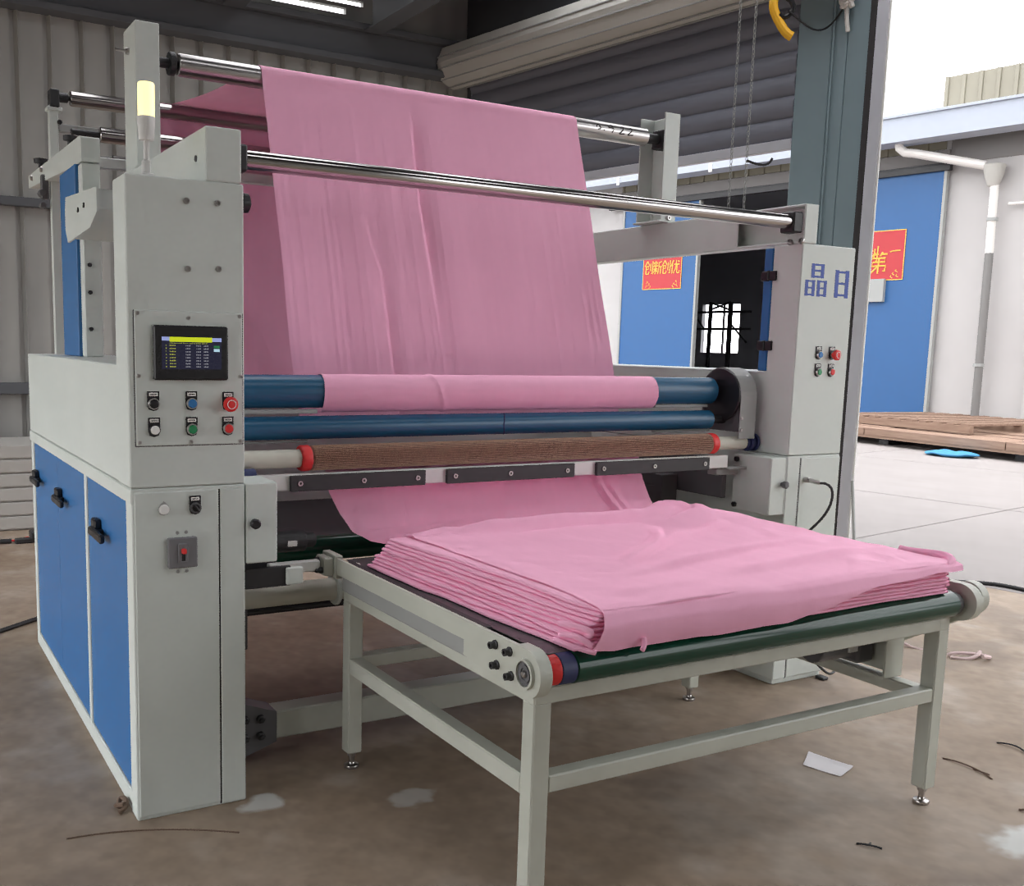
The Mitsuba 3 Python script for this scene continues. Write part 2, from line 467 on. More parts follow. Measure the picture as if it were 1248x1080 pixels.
put(fb, 'eave_wall', BW(FC - 0.02, FC + 0.2, 15.3, 34, 5.9, 6.3), 'm_wall', False)
for s0, s1 in ((7.0, 9.4), (12.9, 15.3)):
    d = put(fb, 'sliding_door', BW(FC - 0.14, FC - 0.05, s0, s1, 0.30, 5.22), 'm_doorblue', label='blue sheet steel sliding door')
    for e in (s0, s1):
        put(d, 'edge', BW(FC - 0.165, FC - 0.05, e - 0.03, e + 0.03, 0.28, 5.22), 'm_grey')
    put(d, 'hanger', cat(*[BW(FC - 0.13, FC - 0.11, s, s + 0.08, 5.1, 5.34) for s in (s0 + 0.4, s1 - 0.5)]), 'm_dark')
# dark hall behind the open door, with a far gate to daylight and a steel rack
put(fb, 'hall_wall', cat(BW(32.0, 32.2, 4, 20.55, 0, 6.2, 0), BW(32.0, 32.2, 22.3, 30, 0, 6.2, 0), BW(32.0, 32.2, 20.55, 22.3, 3.42, 6.2, 0), BW(32.0, 32.2, 20.55, 22.3, 0, 1.55, 0),
                         BW(19.75, 32.0, 4, 4.2, 0, 6.2, 0), BW(19.75, 32.0, 30, 30.2, 0, 6.2, 0), BW(19.6, 32.2, 4, 24.2, 6.2, 6.35, 0), BW(19.6, 32.2, 25.4, 30.2, 6.2, 6.35, 0)), 'm_hall', False)
put(fb, 'hall_floor', BW(19.6, 32.0, 4, 30, -0.01, 0.05, 0), 'm_hall', False)
put(fb, 'hall_gate_bar', cat(*[BW(31.90, 31.98, 20.55, 22.3, zz, zz + 0.05) for zz in (2.45,)], *[BW(31.90, 31.98, s, s + 0.05, 1.5, 3.45) for s in (21.2,)]), 'm_dark')
rk = put(fb, 'rack_post', BW(27.0, 27.1, 17.35, 17.47, 0, 3.2), 'm_dark')
for s in (18.15, 18.75):
    put(fb, 'rack_post', BW(27.0, 27.1, s, s + 0.09, 0, 3.2), 'm_dark')
for zz in (2.85, 2.3):
    put(fb, 'rack_beam', BW(26.98, 27.06, 16.6, 19.0, zz, zz + 0.07), 'm_dark')
for (a, b, c_, d_) in ((17.4, 2.95, 18.2, 3.2), (18.2, 2.95, 17.4, 3.2), (17.4, 2.55, 16.7, 1.9), (18.4, 2.35, 18.9, 2.9)):
    put(fb, 'rack_brace', tube([PW(27.0, a, b), PW(27.0, c_, d_)], 0.03, 6, 1), 'm_dark')
put(fb, 'gutter', cat(BW(18.55, 18.60, -18, 34, 5.72, 6.22), BW(18.60, 19.1, -18, 34, 5.72, 5.76), BW(18.5, 18.6, -18, 34, 6.18, 6.23)), 'm_gutter')
for s in (2.9, 9.2, 12.0, 14.8):
    put(fb, 'gutter_clip', BW(18.53, 18.56, s, s + 0.09, 5.66, 5.86, 0.006), 'm_white')
put(fb, 'roof', hull([PW(18.6, -18, 6.22), PW(18.6, 34, 6.22), PW(33, -18, 7.2), PW(33, 34, 7.2), PW(18.6, -18, 6.16), PW(18.6, 34, 6.16), PW(33, -18, 6.4), PW(33, 34, 6.4)]), 'm_gutter', False)
# cream ventilator wall on the roof
for i in range(9):
    s = 5.55 + i * 0.38
    put(fb, 'monitor_panel', cat(BW(23.0, 23.05, s, s + 0.30, 6.3, 7.95 + 0.0 * i), BW(22.96, 23.05, s + 0.30, s + 0.38, 6.3, 7.95)), 'm_creamsheet', False)
put(fb, 'monitor_body', cat(BW(23.05, 25.0, 5.5, 8.97, 6.3, 7.9)), 'm_creamsheet', False)
# downpipe: elbow under the gutter, sloping run, hopper, vertical pipe
put(fb, 'downpipe', cat(tube([PW(18.85, 7.74, 5.74), PW(18.85, 7.73, 5.66), PW(18.88, 7.62, 5.56), PW(18.92, 7.45, 5.53), PW(19.22, 6.20, 5.19)], 0.085, 12, 1)), 'm_pipe')
put(fb, 'rain_hopper', lathe([(0.0, 0), (0.10, 0.0), (0.17, 0.20), (0.20, 0.38), (0.18, 0.40), (0.0, 0.38)], PW(19.27, 6.05, 4.80), (0, 0, 1), 14), 'm_slat')
put(fb, 'downpipe', tube([PW(19.27, 6.02, 4.82), PW(19.27, 6.0, 3.55)], 0.075, 12, 1), 'm_pipe')
put(fb, 'downpipe', tube([PW(19.27, 6.0, 3.55), PW(19.27, 5.98, 0.27)], 0.075, 12, 1), 'm_pipedark', label='dark lower part of the downpipe')
for zz in (4.15, 1.4):
    put(fb, 'pipe_clamp', ring(PW(19.27, 6.0, zz), PW(19.27, 6.0, zz + 0.06), 0.10, 0.07, 12), 'm_grey')
put(fb, 'conduit', tube([PW(19.38, 5.78, 4.46), PW(19.38, 4.5, 4.44)], 0.03, 8, 1), 'm_pipe')
put(fb, 'door_box', BW(FC - 0.24, FC - 0.14, 8.05, 8.5, 2.68, 3.15), 'm_grey', label='small grey steel box on the blue door')

# red posters with gold brush lettering (strokes as raised print)
STROKES = {
    '创': [[(.30, 1), (.05, .62)], [(.30, 1), (.55, .68)], [(.18, .62), (.44, .62), (.42, .42), (.18, .42)], [(.18, .62), (.18, .10), (.22, .05), (.50, .08), (.52, .25)], [(.68, .85), (.68, .28)], [(.90, 1), (.90, .05), (.80, .12)]],
    '新': [[(.26, 1), (.30, .90)], [(.05, .86), (.50, .86)], [(.16, .80), (.20, .66)], [(.40, .80), (.34, .66)], [(.03, .62), (.52, .62)], [(.06, .42), (.50, .42)], [(.28, .62), (.28, .03), (.20, .08)], [(.22, .38), (.08, .16)], [(.34, .36), (.48, .18)],
           [(.92, .96), (.64, .84)], [(.64, .84), (.62, .40), (.54, .04)], [(.64, .56), (.98, .56)], [(.84, .56), (.84, .02)]],
    '优': [[(.30, 1), (.06, .55)], [(.20, .74), (.20, .02)], [(.38, .68), (.96, .68)], [(.60, .98), (.58, .45), (.36, .04)], [(.70, .66), (.70, .12), (.76, .06), (.94, .06), (.96, .24)], [(.78, .94), (.90, .82)]],
    '第': [[(.25, 1), (.08, .80)], [(.20, .90), (.45, .90)], [(.68, 1), (.55, .82)], [(.64, .90), (.95, .90)], [(.12, .72), (.86, .72), (.86, .54), (.16, .54), (.14, .36), (.92, .36), (.88, .10), (.78, .14)], [(.50, .72), (.50, .0)], [(.48, .34), (.10, .04)]],
    '一': [[(.04, .48), (.30, .54), (.96, .56)]],
    '争': [[(.40, 1), (.18, .76)], [(.34, .88), (.70, .88), (.58, .72)], [(.15, .70), (.80, .70), (.80, .32), (.20, .32)], [(.05, .51), (.98, .51)], [(.50, .70), (.50, .03), (.38, .10)]],
}


def poster(name, label, text, c, s0, s1, z0, z1, size=0.30, row=None):
    """s runs to the left as seen from the workshop"""
    p = thing(name, label, 'poster', mesh=BW(c - 0.012, c, s0, s1, z0, z1, 0.002), mat='m_poster')
    put(p, 'border', cat(BW(c - 0.016, c - 0.011, s0, s1, z0, z0 + 0.018, 0.001), BW(c - 0.016, c - 0.011, s0, s1, z1 - 0.018, z1, 0.001), BW(c - 0.016, c - 0.011, s0, s0 + 0.018, z0, z1, 0.001), BW(c - 0.016, c - 0.011, s1 - 0.018, s1, z0, z1, 0.001)), 'm_gold')
    n = len(text)
    for i, ch in enumerate(text):
        cs_, cz, h = (row[i] if row else (s1 - 0.06 - (i + 0.5) * (s1 - s0 - 0.12) / n, z1 - 0.30, size))
        ms = []
        for st in STROKES[ch]:
            pts = [PW(c - 0.014, cs_ - (x - 0.5) * h * 0.86 + 0.05 * h * (0.5 - y), cz + (y - 0.5) * h) for x, y in st]
            ms.append(tube(pts, 0.030 * h + 0.006, 5, 1))
        put(p, 'character', cat(ms), 'm_gold')
    orn = []
    for s, q in ((s0 + 0.10, 1), (s1 - 0.10, -1)):
        for (a, b) in ((0, 0.06), (0.08, 0.10), (0.02, 0.16), (0.12, 0.04)):
            orn.append(tube([PW(c - 0.014, s + q * a, z0 + b), PW(c - 0.014, s + q * (a + 0.05), z0 + b + 0.03), PW(c - 0.014, s + q * (a + 0.03), z0 + b + 0.06)], 0.010, 5, 1))
    put(p, 'ornament', cat(orn), 'm_gold')
    return p


def s_of(p):
    a = math.radians(WA)
    return -p[0] * math.sin(a) + p[1] * math.cos(a)


poster('poster', 'red poster with four gold characters on the left blue door', '创新创优', FC - 0.14, 13.35, 14.58, 3.11, 3.95, 0.34)
poster('poster', 'red poster with gold characters on the right blue door, half hidden by the jamb', '争创第一', FC - 0.14, 7.70, 8.92, 3.12, 4.14, 0.30,
       [(8.72, 3.80, 0.34), (8.40, 3.66, 0.34), (8.24, 3.48, 0.44), (7.90, 3.70, 0.28)])

# plank platform along the facing wall, the pallet and the blue bag on it / before it
dk = thing('plank_platform', 'low platform of weathered brown planks along the facing white wall', 'platform')
fl, fr = np.array([15.05, 11.6]), np.array([13.75, -2.2])
L = np.linalg.norm(fr - fl)
ux = (fr - fl) / L
vx = np.array([-ux[1], ux[0]])
if vx[0] < 0:
    vx = -vx
for j in range(8):
    for i in range(5):
        a, b = i * L / 5 + 0.01, (i + 1) * L / 5 - 0.01
        c0, c1 = j * 0.52, j * 0.52 + 0.50
        q = [fl + ux * a + vx * c0, fl + ux * b + vx * c0, fl + ux * b + vx * c1, fl + ux * a + vx * c1]
        dz = R.uniform(0, 0.02)
        put(dk, 'plank', prism([tuple(x) for x in q], 'z', 0.17, 0.27 + dz), 'm_wood', False)
put(dk, 'front_beam', prism([tuple(fl + vx * 0.02 - ux * 0), tuple(fr + vx * 0.02), tuple(fr + vx * 0.14), tuple(fl + vx * 0.14)], 'z', 0.12, 0.17), 'm_wood', False)
for i in range(6):
    a = 0.2 + i * (L - 0.6) / 5
    q = [fl + ux * a + vx * 0.3, fl + ux * (a + 0.2) + vx * 0.3, fl + ux * (a + 0.2) + vx * 3.9, fl + ux * a + vx * 3.9]
    put(dk, 'bearer', prism([tuple(x) for x in q], 'z', 0.0, 0.17), 'm_dark', False)
pa = thing('pallet', 'brown slatted wooden pallet lying on the plank platform', 'pallet')
po = fl + ux * 1.3 + vx * 0.75
def pal(a0, a1, b0, b1, z0, z1):
    q = [po + ux * a0 + vx * b0, po + ux * a1 + vx * b0, po + ux * a1 + vx * b1, po + ux * a0 + vx * b1]
    return prism([tuple(x) for x in q], 'z', z0, z1)
for b in (0, 1.3, 2.6):
    put(pa, 'runner', pal(0, 3.0, b, b + 0.10, 0.30, 0.42), 'm_wood', False)
for i in range(11):
    put(pa, 'slat', pal(0.02 + i * 0.28, 0.16 + i * 0.28, 0, 2.7, 0.42, 0.455), 'm_wood', False)
bp = np.array([14.30, 6.80])
bm = trimesh.creation.icosphere(3)
bm.vertices *= [0.28, 0.42, 0.05]
bm.vertices += 0.04 * (meshkit.noise(bm.vertices * 6)[:, None] - 0.5)
bm.vertices[:, 2] = np.maximum(bm.vertices[:, 2], -0.045)
thing('plastic_bag', 'crumpled blue plastic sheet on the yard before the plank platform', 'bag', mesh=move(rotz(bm, 8), bp[0], bp[1], 0.046), mat='m_bag')

# ================================================================== THE MACHINE
M = thing('fabric_machine', 'white and blue fabric inspecting machine with a control cabinet at each side and rollers between', 'machine')
CW, CH, H1, H2, CD = 0.367, 2.04, 1.09, 1.47, 2.22

# ---- left: control cabinet
cc = put(M, 'control_cabinet', cat(
    B(0.003, CW, 0.0, 0.085, 0.0, H1 - 0.002),                       # front pillar
    B(0.006, CW, 0.085, CD, 0.0, 0.065), B(0.006, CW, 0.775, 0.815, 0.065, 1.04), B(0.006, CW, 2.15, CD, 0.065, 1.04),
    B(0.0, CW, 0.0, CD, 1.04, H1), B(0.03, CW, 0.08, CD - 0.01, 0.05, 1.05),
    B(0.004, CW, 0.0, CD, H1 + 0.002, H2), B(0.0, CW, 0.0, 0.168, H1 + 0.002, CH)), 'm_cabinet', 25, label='left control cabinet with screen and buttons')
put(cc, 'front_door', B(0.010, 0.278, -0.004, 0.01, 0.012, H1 - 0.012, 0.003), 'm_cabinet')
put(cc, 'front_strip', B(0.283, CW - 0.003, -0.004, 0.01, 0.004, H1 - 0.012, 0.003), 'm_cabinet')
put(cc, 'door_gap', plain(0.2775, 0.2835, -0.0005, 0.01, 0.006, H1 - 0.012), 'm_black', False)
put(cc, 'rear_panel', B(0.012, CW - 0.012, 0.168, 0.195, H2 + 0.002, CH - 0.03), 'm_blue', label='blue rear panel of the upper housing')
for y0, y1 in ((0.09, 0.772), (0.818, 1.475), (1.478, 2.146)):
    put(cc, 'side_door', B(0.012, 0.03, y0, y1, 0.069, 1.036, 0.002), 'm_blue', label='blue side door')
for y in (0.522, 1.35, 2.017):
    put(cc, 'door_handle', cat(B(-0.014, 0.013, y + 0.005, y + 0.070, 0.858, 0.910, 0.006), B(-0.028, -0.008, y - 0.150, y + 0.055, 0.850, 0.882, 0.007), B(-0.012, 0.013, y - 0.03, y + 0.01, 0.856, 0.878, 0.003)), 'm_black', label='black lever handle')
# control panel plate, screws
put(cc, 'control_panel', B(0.020, 0.359, -0.005, 0.006, 1.224, 1.640, 0.002), 'm_cabinet')
put(cc, 'panel_gap', cat(plain(0.017, 0.020, -0.001, 0.004, 1.221, 1.64), plain(0.359, 0.362, -0.001, 0.004, 1.221, 1.64), plain(0.017, 0.362, -0.001, 0.004, 1.221, 1.2245)), 'm_plate', False)
for x, z in ((0.030, 1.235), (0.190, 1.233), (0.350, 1.233), (0.030, 1.63), (0.186, 1.66 - 0.04), (0.350, 1.63), (0.030, 1.44), (0.352, 1.44)):
    put(cc, 'screw', bolt((x, -0.004, z), (0, -1, 0), 0.0065, 0.005), 'm_steel')
for x, z in ((0.185, 1.974), (0.282, 1.975), (0.187, 1.77), (0.284, 1.775)):
    put(cc, 'bolt', bolt((x, 0.001, z), (0, -1, 0), 0.010, 0.010), 'm_steel')
# touch screen
pri('m_screen', (0.008, 0.009, 0.014), 0.12)
scr = put(cc, 'touch_screen', cat(B(0.074, 0.308, -0.020, -0.004, 1.428, 1.596, 0.008)), 'm_black', label='black framed touch screen')


def emit(key, mesh, rgb):
    scene[key] = mikit.ply(mesh, 'm_screen', False, emitter={'type': 'area', 'radiance': {'type': 'rgb', 'value': list(rgb)}})


def flat(x0, x1, z0, z1, y):
    m = trimesh.Trimesh([[x0, y, z0], [x1, y, z0], [x1, y, z1], [x0, y, z1]], [[0, 1, 2], [0, 2, 3]], process=False)
    return m if m.face_normals[0][1] < 0 else trimesh.Trimesh(m.vertices, m.faces[:, ::-1], process=False)


SB = 0.045
emit(key_for(cc + '__display'), flat(0.098, 0.286, 1.462, 1.560, -0.0204), np.array([0.012, 0.012, 0.028]) * SB)
emit(key_for(cc + '__display_bar'), flat(0.122, 0.256, 1.546, 1.561, -0.0208), np.array([0.55, 0.62, 0.01]) * SB)
emit(key_for(cc + '__display_tab'), flat(0.098, 0.122, 1.549, 1.561, -0.0208), np.array([0.28, 0.33, 0.62]) * SB)
emit(key_for(cc + '__display_tab'), flat(0.256, 0.286, 1.548, 1.560, -0.0208), np.array([0.28, 0.33, 0.62]) * SB)
emit(key_for(cc + '__display_button'), flat(0.261, 0.280, 1.517, 1.526, -0.0208), np.array([0.40, 0.60, 0.70]) * SB)
emit(key_for(cc + '__display_button'), flat(0.261, 0.280, 1.529, 1.536, -0.0208), np.array([0.02, 0.16, 0.05]) * SB)
ye, wh = [], []
for r in range(8):
    z = 1.533 - r * 0.0093
    for (x0, n, lst) in ((0.110, 1, ye), (0.122, 5, ye), (0.172, 4, wh), (0.205, 4, wh), (0.229, 4, wh)):
        for q in range(n):
            w = R.uniform(0.0022, 0.0032)
            lst.append(flat(x0 + q * 0.0040, x0 + q * 0.0040 + w, z, z + R.uniform(0.0026, 0.0042), -0.0208))
for q in range(26):
    ye.append(flat(0.122 + q * 0.0046, 0.122 + q * 0.0046 + R.uniform(0.0018, 0.0032), 1.5405, 1.5405 + R.uniform(0.002, 0.0032), -0.0208))
emit(key_for(cc + '__display_text'), cat(ye), np.array([0.35, 0.36, 0.05]) * SB)
emit(key_for(cc + '__display_text'), cat(wh), np.array([0.25, 0.25, 0.28]) * SB)
labels[cc + '__display_text'] = {'kind': 'stuff', 'label': 'rows of yellow figures on the screen'}
labels[cc + '__display_text_001'] = {'kind': 'stuff', 'label': 'columns of white figures on the screen'}


def push_button(parent, x, y, z, mat, name, r=0.0165, mush=False, selector=False, dy=-0.005):
    """label holder with a white tag, bezel and cap; one sub-part each"""
    pl = prism([(x - 0.018, z - 0.005), (x - 0.0135, z - 0.018), (x, z - 0.0225), (x + 0.0135, z - 0.018), (x + 0.018, z - 0.005), (x + 0.018, z + 0.038), (x - 0.018, z + 0.038)], 'y', y + dy - 0.004, y + 0.002)
    put(parent, 'button_holder', pl, 'm_black')
    put(parent, 'button_tag', B(x - 0.0135, x + 0.0135, y + dy - 0.0052, y + dy - 0.003, z + 0.023, z + 0.034, 0.0008), 'm_btnwhite')
    put(parent, 'tag_mark', cat(*[plain(x - 0.009 + 0.0048 * q, x - 0.0055 + 0.0048 * q, y + dy - 0.0056, y + dy - 0.005, z + 0.0265, z + 0.0305) for q in range(4)]), 'm_ink', False, kind='stuff')
    b = y + dy - 0.004
    if mush:
        put(parent, 'bezel', C((x, b, z), (x, b - 0.008, z), 0.013, 20), 'm_steel')
        put(parent, name, lathe([(0, 0), (0.012, 0), (0.014, 0.012), (0.022, 0.014), (0.0245, 0.020), (0.023, 0.027), (0.016, 0.031), (0, 0.032)], (x, b - 0.006, z), (0, -1, 0), 24), mat, 40, label='red mushroom stop button')
        put(parent, 'arrow_ring', ring((x, b - 0.037, z), (x, b - 0.0385, z), 0.0145, 0.0125, 20), 'm_btnwhite')
    elif selector:
        put(parent, 'bezel', ring((x, b, z), (x, b - 0.010, z), 0.0175, 0.012, 20), 'm_plate')
        put(parent, name, cat(C((x, b, z), (x, b - 0.009, z), 0.0145, 20), move(rot_box(0.006, 0.014, 0.028, -35), x, b - 0.016, z)), mat, label='black turn switch')
    else:
        put(parent, 'bezel', lathe([(0.0115, 0.004), (r + 0.0005, 0), (r + 0.0015, 0.006), (r - 0.001, 0.011), (0.0125, 0.011)], (x, b, z), (0, -1, 0), 22), 'm_steel' if mat != 'm_btnwhite' else 'm_black')
        put(parent, name, lathe([(0, 0), (r - 0.0025, 0), (r - 0.0025, 0.012), (r - 0.005, 0.0145), (0, 0.015)], (x, b, z), (0, -1, 0), 22), mat, 40)


def rot_box(w, d, h, deg):
    m = B(-w / 2, w / 2, -d / 2, d / 2, -h / 2, h / 2, 0.002)
    m.apply_transform(trimesh.transformations.rotation_matrix(math.radians(deg), [0, 1, 0]))
    return m


push_button(cc, 0.073, 0, 1.355, 'm_black', 'black_button')
push_button(cc, 0.192, 0, 1.355, 'm_btnblue', 'blue_button')
push_button(cc, 0.310, 0, 1.353, 'm_red', 'stop_button', mush=True)
push_button(cc, 0.0745, 0, 1.274, 'm_btnwhite', 'white_button')
push_button(cc, 0.192, 0, 1.274, 'm_green', 'green_button')
push_button(cc, 0.309, 0, 1.274, 'm_red', 'red_button')
push_button(cc, 0.200, 0, 1.023, 'm_black', 'turn_switch', selector=True)
put(cc, 'lock_plate', prism([(0.101 - 0.019, 1.022), (0.101 - 0.013, 1.036), (0.101, 1.048), (0.101 + 0.013, 1.036), (0.101 + 0.019, 1.022), (0.101 + 0.013, 1.008), (0.101, 1.003), (0.101 - 0.013, 1.008)], 'y', -0.008, -0.003), 'm_grey')
put(cc, 'lock_cover', lathe([(0, 0), (0.0165, 0), (0.0165, 0.004), (0.014, 0.007), (0, 0.007)], (0.101, -0.007, 1.022), (0, -1, 0), 22), 'm_btnwhite')
br = put(cc, 'breaker', cat(B(0.110, 0.203, -0.020, 0.0, 0.832, 0.930, 0.003), B(0.140, 0.172, -0.026, -0.018, 0.850, 0.912, 0.002)), 'm_breaker', label='grey main breaker plate')
put(cc, 'breaker_toggle', cat(B(0.149, 0.163, -0.040, -0.024, 0.880, 0.897, 0.003)), 'm_red', label='red breaker toggle')
put(cc, 'breaker_slot', B(0.150, 0.162, -0.0275, -0.024, 0.856, 0.882, 0.001), 'm_black')
for x, z in ((0.143, 0.944), (0.171, 0.945), (0.143, 0.818), (0.171, 0.819)):
    put(cc, 'breaker_screw', bolt((x, -0.003, z), (0, -1, 0), 0.006, 0.004), 'm_grey')
# knob side plate on the inner face
put(cc, 'side_knob', lathe([(0, 0), (0.025, 0), (0.032, 0.01), (0.030, 0.03), (0.018, 0.036), (0, 0.036)], (CW, 0.05, 1.99), (1, 0, 0), 20), 'm_black')

# ---- signal lamp on the cabinet
sl = put(M, 'signal_lamp', cat(B(0.060, 0.098, 0.035, 0.085, CH, CH + 0.012, 0.003), B(0.066, 0.092, 0.045, 0.07, CH + 0.01, CH + 0.055, 0.006), C((0.080, 0.058, CH + 0.05), (0.081, 0.058, 2.158), 0.009, 16),
                               lathe([(0, 0), (0.022, 0), (0.027, 0.060), (0.027, 0.068), (0, 0.068)], (0.081, 0.058, 2.150), (0, 0, 1), 28)), 'm_white', 40, label='white signal lamp with lit lens')
k = key_for(sl + '__lens')
pri('m_lens', (0.75, 0.55, 0.12), 0.25)
scene[k] = mikit.ply(lathe([(0.0, 0.0), (0.0255, 0.0), (0.0255, 0.095), (0.022, 0.100), (0, 0.101)], (0.082, 0.058, 2.2182), (0, 0, 1), 28), 'm_lens', 40,
                     emitter={'type': 'area', 'radiance': {'type': 'rgb', 'value': [0.060, 0.052, 0.026]}})
labels[k] = {'label': 'lit yellow white lens'}

# ---- right: drive cabinet
X0, X1, Y0 = 2.949, 3.298, 0.05
rc = put(M, 'drive_cabinet', cat(
    B(X0, X1, Y0, CD, 0.03, H1), B(X0 + 0.02, X1, Y0 + 0.02, CD, 0.0, 0.04), B(X0, X1, Y0, CD, H1 + 0.003, H2), B(X0, X1, Y0, Y0 + 0.166, H1 + 0.003, CH)), 'm_cabinet', 25, label='right drive cabinet')
put(rc, 'front_panel', B(3.034, X1 - 0.003, Y0 - 0.004, Y0 + 0.01, 0.035, H1 - 0.012, 0.002), 'm_cabinet')
put(rc, 'panel_gap', plain(3.029, 3.034, Y0 - 0.0005, Y0 + 0.01, 0.03, H1 - 0.01), 'm_plate', False)
put(rc, 'rear_panel', B(X0 - 0.004, X1 - 0.02, Y0 + 0.166, Y0 + 0.215, H2 + 0.002, CH - 0.01), 'm_blue', label='blue rear door of the upper housing')
for z in (1.905, 1.588):
    put(rc, 'hinge', cat(B(X0 - 0.012, X0 + 0.0, Y0 + 0.135, Y0 + 0.225, z - 0.022, z + 0.022, 0.003), C((X0 - 0.012, Y0 + 0.18, z - 0.024), (X0 - 0.012, Y0 + 0.18, z + 0.024), 0.007, 10)), 'm_black')


def glyph_ri(x0, x1, z0, z1, t, mid=True):
    """the strokes of the sign 'ri' (a box with a middle bar), upright strokes heavier and running past the bars"""
    y = Y0
    h = (z1 - z0)
    ms = [plain(x0, x0 + t, y - 0.0012, y + 0.001, z0, z1), plain(x1 - t, x1, y - 0.0012, y + 0.001, z0, z1)]
    for f in (0.10, 0.52, 0.93):
        ms.append(plain(x0 + t, x1 - t, y - 0.0012, y + 0.001, z0 + f * h - t * 0.20, z0 + f * h + t * 0.20))
    return ms


put(rc, 'lettering', cat(glyph_ri(3.014, 3.096, 1.893, 1.956, 0.021), glyph_ri(2.979, 3.042, 1.812, 1.883, 0.019), glyph_ri(3.056, 3.119, 1.812, 1.884, 0.019)), 'm_sign', False, label='blue painted character of three small boxes')
put(rc, 'lettering', cat(glyph_ri(3.172, 3.264, 1.812, 1.936, 0.024)), 'm_sign', False, label='blue painted character of one tall box')
push_button(rc, 3.097, Y0, 1.552, 'm_btnblue', 'blue_button', dy=0)
push_button(rc, 3.185, Y0, 1.552, 'm_red', 'stop_button', mush=True, dy=0)
push_button(rc, 3.099, Y0, 1.474, 'm_green', 'green_button', dy=0)
push_button(rc, 3.186, Y0, 1.474, 'm_red', 'red_button', dy=0)
put(rc, 'cable_socket', cat(C((3.066, Y0 + 0.002, 0.979), (3.066, Y0 - 0.03, 0.979), 0.013, 16), C((3.066, Y0 - 0.03, 0.979), (3.075, Y0 - 0.085, 0.972), 0.010, 14)), 'm_steel')
put(rc, 'cable', tube([(3.075, -0.03, 0.972), (3.10, -0.075, 0.955), (3.105, -0.075, 0.88), (3.07, -0.05, 0.80), (2.985, -0.02, 0.71), (2.93, -0.01, 0.60), (2.965, -0.03, 0.30), (3.09, -0.03, 0.16), (3.16, -0.05, 0.09), (3.24, -0.05, 0.055), (3.29, -0.03, 0.09), (3.25, -0.005, 0.14), (3.2, 0.03, 0.16)], 0.006, 8, 6), 'm_dark')
put(rc, 'floor_wedge', B(3.24, 3.28, 0.0, 0.05, 0.0, 0.015, 0.004), 'm_dark')
# ---- small guard boxes beside the rollers
lb = put(M, 'guard_box', B(CW + 0.003, 0.478, -0.004, 0.22, 0.823, 1.092, 0.004), 'm_cabinet', label='left roller guard box')
put(lb, 'knob', lathe([(0, 0), (0.010, 0), (0.010, 0.012), (0.016, 0.014), (0.017, 0.03), (0.012, 0.034), (0, 0.034)], (0.394, -0.003, 0.96), (0, -1, 0), 18), 'm_black')
rb = put(M, 'guard_box', cat(B(2.852, X0 - 0.003, 0.055, 0.285, 0.820, 1.084, 0.004), B(X0 - 0.006, X0 + 0.0, 0.054, 0.09, 0.82, 1.08, 0.002)), 'm_cabinet', label='right roller guard box')
put(rb, 'knob', lathe([(0, 0), (0.010, 0), (0.010, 0.012), (0.016, 0.014), (0.017, 0.03), (0.012, 0.034), (0, 0.034)], (2.925, 0.056, 0.962), (0, -1, 0), 18), 'm_plate')
for y, z in ((0.262, 1.060), (0.262, 0.845)):
    put(rb, 'screw', lathe([(0, 0), (0.012, 0), (0.012, 0.012), (0, 0.012)], (2.853, y, z), (-1, 0, 0), 12), 'm_black')

# ---- top beams and posts
lbm = put(M, 'top_beam', cat(B(0.246, 0.36, 0.0, 1.35, CH + 0.001, 2.205)), 'm_cabinet', label='white beam over the left cabinet')
put(lbm, 'screw', bolt((0.246, 0.10, 2.12), (-1, 0, 0), 0.010, 0.005), 'm_plate')
rbm = put(M, 'top_beam', cat(B(2.952, 3.035, Y0, Y0 + 0.012, CH + 0.001, 2.212), B(3.025, 3.035, Y0, 2.3, CH + 0.001, 2.212), B(2.952, 3.035, Y0, 2.3, 2.200, 2.212), B(2.952, 3.035, Y0, 2.3, CH + 0.001, CH + 0.013),
                             B(2.952, 2.960, Y0 + 0.40, 2.3, CH + 0.001, 2.205)), 'm_cabinet', label='white channel beam over the right cabinet')
for y in (0.14, 0.075):
    put(rbm, 'bolt', bolt((2.945, y - 0.02, 2.047), (-0.8, -0.3, 0.4), 0.014, 0.012), 'm_steel')
lp = put(M, 'post', cat(B(0.260, 0.268, 0.955, 1.15, 2.206, 2.757), B(0.260, 0.352, 0.955, 0.963, 2.206, 2.757), B(0.260, 0.352, 1.142, 1.15, 2.206, 2.757), B(0.25, 0.36, 0.95, 1.16, 2.206, 2.216)), 'm_cabinet', label='tall white post on the left beam')
put(lp, 'bolt', cat(bolt((0.260, 1.062, 2.665), (-1, 0, 0), 0.014, 0.012), lathe([(0, 0), (0.006, 0), (0.006, 0.05), (0, 0.05)], (0.26, 1.062, 2.665), (-1, 0, 0), 8)), 'm_steel')
rp = put(M, 'post', cat(B(3.002, 3.012, 0.955, 1.15, 2.213, 2.757), B(2.912, 3.012, 0.955, 0.963, 2.213, 2.757), B(2.912, 3.012, 1.142, 1.15, 2.213, 2.757), B(2.90, 3.03, 0.95, 1.16, 2.213, 2.223)), 'm_cabinet', label='tall white channel post on the right beam')
put(rp, 'bolt', cat(bolt((2.96, 0.954, 2.235), (0, -1, 0), 0.014, 0.012)), 'm_steel')

